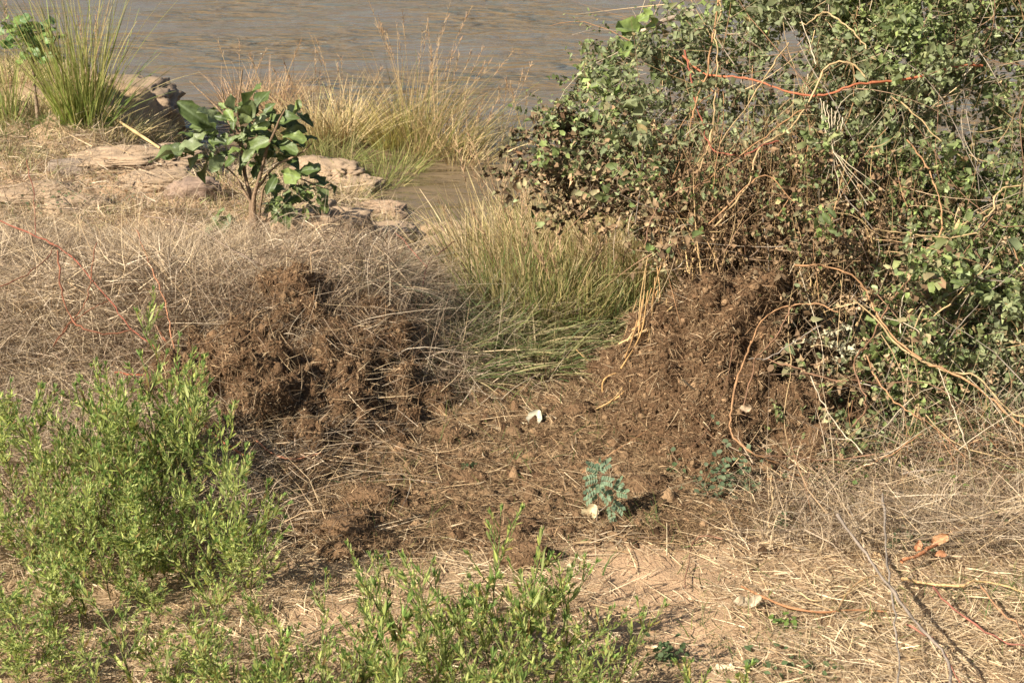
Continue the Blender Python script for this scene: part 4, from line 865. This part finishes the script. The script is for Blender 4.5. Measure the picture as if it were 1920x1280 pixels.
# crumpled white leaf: two folded halves
wl = gp(1015, 806); wh = empty('crumpled_leaf', wl, label='crumpled whitish leaf lying upright in the gap between the heaps', category='dead leaf')
def sheet(pts, colr, parent, name, fold=.012, n=6):
    a, b1, c1, d = [np.array(q, float) for q in pts]; bf = Buf(); V = []
    for i_ in range(n + 1):
        for j_ in range(n + 1):
            u, v = i_ / n, j_ / n; V.append(a*(1-u)*(1-v) + b1*u*(1-v) + c1*u*v + d*(1-u)*v + rng.normal(size=3) * fold * .35 + np.array([0, -fold * math.sin(u * 5) * 1.2, 0]))
    ii = (np.arange(n)[:, None] * (n+1) + np.arange(n)[None]).ravel(); bf.add(np.array(V), colr, q=np.stack([ii, ii+1, ii+n+2, ii+n+1], 1)); return bf.obj(name, M_DRY, parent)
s_ = 1.45 / 545.
for i_, (pos_, ax_, nr_, sc_, wd_) in enumerate([((-.03, 0, .004), (.25, .1, 1), (-.5, -.85, .1), .066, .85), ((.004, .01, .006), (.75, .2, .75), (-.2, -.9, .4), .062, .6), ((-.012, -.012, .002), (1, -.1, .12), (0, -.7, .6), .05, .6)]):
    me = big_leaf_mesh(600 + i_, Wd=wd_, droop=.35, cup=.5, wav=.07, c1=(.46,.43,.32), c2=(.52,.49,.38), mat=M_DRY); o = bpy.data.objects.new('leaf_fold', me); COL.objects.link(o); o.parent = wh; orient(o, pos_, ax_, nr_, sc_)
curl_leaf(1100, 975, .058, (.52,.42,.25), 'round tan leaf propped below the blue green seedling', 71, (.3, 0, .9), (-.3, -.9, .2), .002, wd=.9, droop=.1)
curl_leaf(1372, 1128, .052, (.46,.37,.25), 'largest pale leaf of the pair curled on the open foreground straw', 72, (1, 0, .1), (0, -.6, .8))
curl_leaf(1405, 1140, .045, (.42,.34,.23), 'ragged pale leaf lying against the largest one', 73, (.4, .2, .6), (-.5, -.8, .2))
curl_leaf(1345, 1137, .022, (.60,.50,.35), 'small pale leaf scrap beside the curled pair', 74)
curl_leaf(1340, 1250, .06, (.60,.48,.32), 'pale oval leaf lying at the near edge of the frame', 75, (.8, -.6, .05), (0, -.4, .9), .02)
curl_leaf(1640, 955, .035, (.50,.36,.15), 'small yellow leaf at the foot of the bush', 76)
curl_leaf(1190, 845, .03, (.44,.33,.18), 'small tan leaf on the lower heap above the seedling', 77)
curl_leaf(1385, 765, .04, (.42,.31,.20), 'round pinkish leaf stuck on the taller heap beside the draped vine', 78, nrm=(-.3, -.9, .4), lift=.33)
curl_leaf(1745, 1022, .055, (.48,.26,.13), 'orange curled leaf on the thick orange twig', 79, (.7, 0, .6), (-.4, -.8, .3), .06)
curl_leaf(1718, 1035, .035, (.42,.19,.09), 'rust coloured leaf hanging at the fork of the orange twig', 80, (.1, 0, .9), (-.2, -.9, .1), .05)
curl_leaf(1752, 1040, .035, (.42,.2,.1), 'small rust leaf just under the orange twig', 81, (.8, 0, .2), (-.2, -.8, .5), .05)
for k in range(26):
    curl_leaf(rng.uniform(600, 1880), rng.uniform(880, 1260), rng.uniform(.018, .03), tuple(palette([(.5,.38,.22), (.4,.27,.14), (.58,.48,.3)], 1)[0]), 'tiny dry leaf scrap lying in the ground straw', 500 + k, tuple(sphdir(1, 0, .3)[0]), (-.2, -.4, .9), .01, 'leaf_scrap', 'tiny leaf scraps in the straw')

sd = gp(1118, 988); seed_ = empty('seedling', sd, label='blue green seedling with feathery round leaflets in front of the taller heap', category='seedling')
for s, nm in [([(0,0,0),(.004,0,.06),(.01,0,.12),(.008,0,.19)], 'stem'), ([(.004,0,.05),(.04,.01,.07),(.075,.01,.12)], 'stem')]:
    b = Buf(); tube(b, smooth_line(s, 8), .0026, .0014, (.28,.22,.16), 5); b.obj(nm, M_DRY, seed_)
def pinnate(bf, base, d, L, n, lw):
    d = unit(np.array(d, float)); up = np.array([-.1, -.7, .65]); side = unit(np.cross(d, up))
    P, A = [], []
    for i_ in range(n):
        t = (i_ + 1) / n
        for sg in (-1, 1): P.append(base + d * L * t + np.array([0, 0, -.01 * t * t])); A.append(side * sg + d * .45)
    P.append(base + d * L); A.append(d); P = np.array(P); A = np.array(A)
    leaves(bf, P, A, np.tile(up, (len(P), 1)) + rng.normal(size=(len(P), 3)) * .2, lw * 1.3, lw * .85, palette([(.21,.29,.17), (.17,.24,.15), (.26,.34,.21)], len(P), .12), T_OVAL, .05)
for (bx, bz, dx, dy, dz, L) in [(.008,.19,-.7,-.2,.5,.05),(.008,.19,.6,-.2,.7,.05),(.008,.17,-.9,-.3,.1,.05),(.008,.16,.9,-.3,.2,.045),(.01,.14,-.8,-.4,-.1,.055),(.01,.13,.5,-.6,-.2,.05),(.006,.12,-1,-.2,-.3,.045),
                               (.075,.12,.4,-.1,.8,.045),(.075,.12,1,-.2,.2,.04),(.07,.11,-.4,-.4,.3,.035),(.06,.09,.9,-.3,-.3,.045),(.055,.08,.2,-.5,-.7,.04),(.008,.19,0,-.2,1,.03),(.01,.15,.0,-.9,.1,.045)]:
    b = Buf(); pinnate(b, np.array([bx, 0, bz]), (dx, dy, dz), L * 1.1, 5, .0155); b.obj('feathered_leaf', M_LEAF, seed_)
seed_.scale = (.72, .72, .98)

def creeper(px, py, w, h, n, pal, label, ls=(.012, .024), group='low leafy plants in the litter'):
    g = gp(px, py); root = empty('creeping_plant', g, label=label, category='creeping plant', group=group); b = Buf(); s_b = Buf(); P = rng.normal(size=(n, 3)) * [w/2, w/3, 0]; P[:, 2] = np.abs(rng.normal(size=n)) * h * .5 + .01
    nn = unit(np.array([-.2, -.5, .8]) + rng.normal(size=(n, 3)) * .4); leaves(b, P, sphdir(n, -.2, .4), nn, rng.uniform(*ls, n), rng.uniform(ls[0], ls[1], n) * .85, palette(pal, n, .15), T_ROUND)
    m = max(6, n // 12); ribbons(s_b, rng.normal(size=(m, 3)) * [w/3, w/4, 0], unit(sphdir(m, .2, 1)), h * 1.2, .0022, rng.normal(size=(m, 3)) * .3, palette([(.2,.17,.09)], m), seg=3)
    b.obj('foliage', M_LEAF, root, kind='stuff'); s_b.obj('stem', M_LEAF, root)
GP1 = [(.10,.16,.055), (.13,.19,.07)]; GP2 = [(.17,.25,.06), (.13,.2,.05)]; GP3 = [(.14,.20,.085), (.11,.16,.07)]
creeper(1350, 935, .11, .14, 150, [(.12,.17,.09), (.16,.2,.11)], 'dusty green creeping plant at the foot of the taller heap')
creeper(1410, 900, .07, .08, 60, GP1, 'small creeping plant uphill of the dusty green one')
creeper(1700, 915, .22, .10, 180, GP2, 'bright low leaves at the foot of the bush near the upright grey twig')
creeper(1640, 860, .2, .16, 140, GP1, 'green leaves where bush meets the ground behind the cream sprig')
creeper(1800, 950, .2, .08, 80, GP2, 'scattered bright leaves beside the curled orange leaf')
creeper(1700, 1025, .06, .05, 60, GP3, 'blue green low plant by the thick orange twig')
creeper(1465, 1000, .03, .06, 14, GP3, 'tiny blue green sprout on open straw before the bush')
creeper(1465, 1180, .05, .03, 22, GP2, 'tiny bright sprout near the lowest straw')
creeper(1260, 900, .05, .05, 30, GP3, 'tiny sprout just uphill of the clod by the seedling')
creeper(880, 885, .025, .02, 12, GP3, 'tiny blue green sprout in the middle of the fibre mat')
creeper(1245, 1240, .05, .05, 40, GP3, 'small blue green sprout beside the foreground weeds')
creeper(1570, 905, .16, .08, 90, GP1, 'low green leaves below the lowest bush vine')
creeper(1860, 1010, .2, .06, 80, GP1, 'low green leaves under the thick orange twig end')
creeper(1480, 1255, .12, .03, 40, GP3, 'flat blue green sprouts at the near edge')
creeper(120, 395, .3, .10, 160, [(.09,.13,.06), (.14,.18,.08)], 'grey green low plant in the dry grass uphill of the red twigs', (.01, .02))
creeper(560, 375, .14, .06, 60, GP1, 'low green leaves right of the shrub base', (.015, .03))
# leafy green sprigs low in the bush

# ------------------------------------------------------------------ foreground weeds
def make_weed(seed, h, nbr, yellow=.0, bare=.0):
    global rng
    keep = rng; rng = np.random.default_rng(seed)
    root = empty('leafy_weed', (0, 0, 0), category='weed'); sb_, fb_, hb_ = Buf(), Buf(), Buf()
    lean = rng.normal(size=2) * .26; main = np.array([[lean[0]*h*t*t, lean[1]*h*t*t, h*t] for t in np.linspace(0, 1, 9)]) + rng.normal(size=(9, 3)) * .003
    lines = [(main, h, .30)]
    for k in range(nbr):
        t = rng.uniform(.15, .9); a = k * 2.4 + rng.normal() * .3; i0 = int(t * 8); base = main[i0]; l = h * rng.uniform(.16, .42) * (1.15 - t * .6)
        d = unit(np.array([math.cos(a) * .7, math.sin(a) * .7, 1.0])); pts = np.array([base + d * l * q + np.array([0, 0, .25]) * l * q * q for q in np.linspace(0, 1, 6)]); lines.append((pts, l, .08))
        if l > .12 and rng.random() < .8:
            for m in range(2):
                b0 = pts[2 + m]; a2 = rng.uniform(0, 6.28); d2 = unit(d + np.array([math.cos(a2), math.sin(a2), .3]) * .7); l2 = l * .45
                lines.append((np.array([b0 + d2 * l2 * q + np.array([0, 0, .2]) * l2 * q * q for q in np.linspace(0, 1, 5)]), l2, .05))
    for pts, l, st in lines:
        big = l == h; tube(sb_, pts, .0028 if big else .0014, .001, (.20,.16,.07) if big else (.16,.20,.06), 4, (.17,.26,.07))
        n = int(l / .0092); t = st + (1 - st) * rng.random(n) ** .85; P = np.array([np.interp(t, np.linspace(0, 1, len(pts)), pts[:, q]) for q in range(3)]).T
        ax = unit(pts[-1] - pts[0]); sd_ = unit(np.cross(np.tile(ax, (n, 1)), sphdir(n))); up = rng.uniform(.5, 1.7, (n, 1)); D = unit(sd_ + ax * up)
        L = rng.uniform(.021, .044, n) * (1.1 - .45 * t); L[t < .3] *= 1.2
        colr = palette([(.46,.52,.13), (.36,.43,.11), (.53,.57,.20), (.38,.43,.16)], n, .12); ye = rng.random(n) < .09 + yellow; colr[ye] = palette([(.34,.30,.08), (.3,.2,.08)], ye.sum(), .1)
        if bare:
            kp = rng.random(n) > bare * (1 - t); P, D, L, colr, sd_ = P[kp], D[kp], L[kp], colr[kp], sd_[kp]; n = len(P)
        side = unit(np.cross(D, np.tile(ax, (n, 1))))
        ribbons(fb_, P, D, L, L * rng.uniform(.16, .25, n), -sd_ * .12 + [0, 0, .0] + np.stack([np.zeros(n)] * 2 + [rng.normal(.05, .2, n)], 1), colr, seg=3, prof=[.35, 1, .85, .08], side=side)
        m = 9; ribbons(fb_, np.tile(pts[-1], (m, 1)) , unit(ax + sphdir(m) * .45), rng.uniform(.012, .024, m), .0045, np.zeros((m, 3)), palette([(.21,.31,.08)], m), seg=2, prof=[.5, 1, .1])
        if rng.random() < .35: m = 8; leaves(hb_, pts[-1] + rng.normal(size=(m, 3)) * .003, sphdir(m, 0, 1), sphdir(m), .008, .006, palette([(.42,.40,.14), (.46,.36,.16)], m))
    if not hb_.v: leaves(hb_, main[-1] + rng.normal(size=(6, 3)) * .003, sphdir(6, 0, 1), sphdir(6), .008, .006, palette([(.42,.40,.14)], 6))
    sb_.obj('stem', M_LEAF, root); fb_.obj('foliage', M_LEAF, root, kind='stuff'); hb_.obj('flower_heads', M_LEAF, root, kind='stuff')
    rng = keep
    return root
VAR = {'tall': [make_weed(900 + i, .5, 16) for i in range(4)], 'mid': [make_weed(910 + i, .34, 11) for i in range(4)], 'thin': [make_weed(920 + i, .40, 6, .06, .5) for i in range(3)], 'small': [make_weed(930 + i, .20, 6) for i in range(3)]}
HV = {'tall': .5, 'mid': .34, 'thin': .40, 'small': .20}
used = set()
def weed(px_top, py_top, y, kind, label, group=None):
    """top of the plant on that sight line at distance y; it is rooted in the ground below"""
    T = pt(px_top, py_top, y); g = float(H(T[0], T[1])); h = T[2] - g
    var = VAR[kind]; i = int(rng.integers(len(var))); key = (kind, i)
    o = var[i] if key not in used else copy_tree(var[i]); used.add(key)
    o.location = (T[0], T[1], g); s = h / HV[kind]; o.rotation_euler = (0, 0, rng.uniform(0, 6.28)); ss = min(max(s, .75), 1.3) * rng.uniform(.8, 1.15); s *= rng.uniform(.88, 1.08); o.scale = (ss, ss, s); o.rotation_euler.x = rng.normal() * .09; o.rotation_euler.y = rng.normal() * .09
    o['label'] = label
    if group: o['group'] = group
    elif 'group' in o: del o['group']
# single plants that can be told apart
sw = [(425,772,4.05,'tall','tall slender bright weed at the inner edge of the foreground thicket'),
      (345,700,4.5,'tall','tall feathery weed in front of the brush-side heap'),
      (450,850,3.95,'tall','weed plume standing out over the bare ground beside the thicket'),
      (180,690,4.6,'tall','tall light weed rising from the back of the thicket'),
      (65,670,4.55,'tall','upright weed with pointed top furthest to the edge of the thicket'),
      (318,625,4.75,'tall','highest flowering weed top beside the red twig crossing'),
      (235,1105,3.45,'mid','pale dusty weed standing in the shadow patch in front of the thicket'),
      (480,1085,3.65,'thin','single thin weed with yellow buds on the bare ground'),
      (680,1000,3.75,'thin','yellow topped thin weed left of the reddish stemmed one'),
      (785,1000,3.6,'thin','reddish stemmed weed with sparse leaves rising above the centre clump'),
      (925,950,3.75,'thin','narrow spire weed topping the centre clump'),
      (1062,1000,3.65,'thin','narrow weed leaning at the river-gap side of the centre clump'),
      (1150,1150,3.45,'mid','dark green weed alone at the sandy side of the centre clump'),
      (1410,1215,3.35,'small','tiny weed sprout in the straw beside the near edge leaf'),
      (1310,1225,3.35,'small','small bright weed sprout next to the pale oval leaf'),
      (150,885,4.0,'tall','dense weed with light yellow tips in the centre of the thicket'),
      (370,1130,3.5,'mid','low weed bending at the front edge of the shadow patch')]
for a in sw: weed(*a)
sc2 = [(20,720),(100,760),(150,690),(200,720),(240,690),(275,720),(170,800),(225,790),(60,810),(110,850),(290,800),(300,690),(20,880),(90,920),(180,880),(235,870),(290,880),(330,860),(345,930),(60,990),(120,960),(200,960),(255,950),(300,960),(385,870),(380,960),(430,930),(160,1040),(20,1050),(240,1030),(310,1030),(80,1070),(400,1030),(130,1130),(30,1140)]
sc2 = sc2 + [(a + 28, b + 22) for a, b in sc2[2:22]]
ORD = (['first', 'second', 'third', 'fourth', 'fifth', 'sixth', 'seventh', 'eighth', 'ninth', 'tenth', 'eleventh', 'twelfth', 'thirteenth', 'fourteenth', 'fifteenth', 'sixteenth', 'seventeenth', 'eighteenth', 'nineteenth', 'twentieth'] + ['twenty ' + q for q in ('first', 'second', 'third', 'fourth', 'fifth', 'sixth', 'seventh', 'eighth', 'ninth')] + ['thirtieth'] + ['thirty ' + q for q in ('first', 'second', 'third', 'fourth', 'fifth', 'sixth', 'seventh', 'eighth', 'ninth')])
def rowlab(pts_, edges, names, fmt):
    rows = [int(np.searchsorted(edges, b)) for a, b in pts_]; out = []
    for i_, (a, b) in enumerate(pts_):
        k_ = sorted([q for q in range(len(pts_)) if rows[q] == rows[i_]], key=lambda q: pts_[q][0]).index(i_); out.append(fmt % (ORD[k_], names[rows[i_]]))
    return out
sc2 = [(a_ + rng.uniform(-14, 14), b_ + rng.uniform(-25, 45)) for a_, b_ in sc2] + [(50, 1180), (110, 1210), (170, 1190), (270, 1150), (330, 1180), (20, 1220)]
L2 = rowlab(sc2, [750, 830, 890, 960, 1040], ['rearmost', 'second', 'third', 'fourth', 'fifth', 'front'], 'bright weed, %s from the frame edge in the %s row of the thicket')
for k, (a, b) in enumerate(sc2):
    y = 4.75 - (b - 640) / 500 * 1.15 + rng.uniform(-.1, .1)
    weed(a + rng.uniform(-8, 8), b, y, ['tall', 'mid', 'tall', 'mid'][k % 4], L2[k], 'weeds of the dense foreground thicket')
fc = [(410,1170),(450,1150),(520,1160),(560,1120),(600,1150),(640,1180),(680,1130),(720,1110),(760,1090),(800,1070),(840,1090),(870,1060),(900,1050),(940,1080),(970,1060),(1000,1090),(1030,1060),(1060,1110),(1040,1130),(980,1150),(920,1130),(860,1140),(800,1150),(740,1170),(690,1200),(620,1210),(560,1220),(1090,1200),(1010,1200),(930,1200),(850,1210),(770,1220),(500,1210),(460,1230),(1130,1230),(890,1080),(830,1130),(960,1110),(330,1240),(710,1150)]
fc = fc + [(a_, 1215 + (i_ * 29) % 55) for i_, a_ in enumerate(range(350, 1120, 34))]
L3 = rowlab(fc, [1090, 1130, 1170, 1210], ['rear', 'second', 'third', 'fourth', 'front'], 'pale green weed, %s from the thicket in the %s row of the centre clump')
for k, (a, b) in enumerate(fc):
    y = 3.62 - (b - 1050) / 230 * .40 + rng.uniform(-.08, .12)
    weed(a + rng.uniform(-8, 8), b, y, ['mid', 'mid', 'small'][k % 3], L3[k], 'weeds of the centre foreground clump')
off = [(-60,880),(-120,930),(-40,1000),(-160,850),(-230,900),(-90,1060),(-200,1000),(-60,1100),(-300,960),(-150,1090),(-110,800),(-260,820),(-330,1040),(-40,1160)]
L4 = rowlab(off, [900, 990, 1070], ['rear', 'second', 'third', 'front'], 'weed on the outer flank of the thicket, %s of its %s row')
for k, (a, b) in enumerate(off): weed(a, b, 4.75 - (b - 640) / 500 * 1.15, ['tall', 'mid'][k % 3 == 2], L4[k], 'weeds of the dense foreground thicket')
for vs in VAR.items():
    for i, o in enumerate(vs[1]):
        if (vs[0], i) not in used: weed_o = o; weed_o.location = (-1.9, 3.4, float(H(-1.9, 3.4))); weed_o['label'] = 'weed rooted just outside the thicket edge'
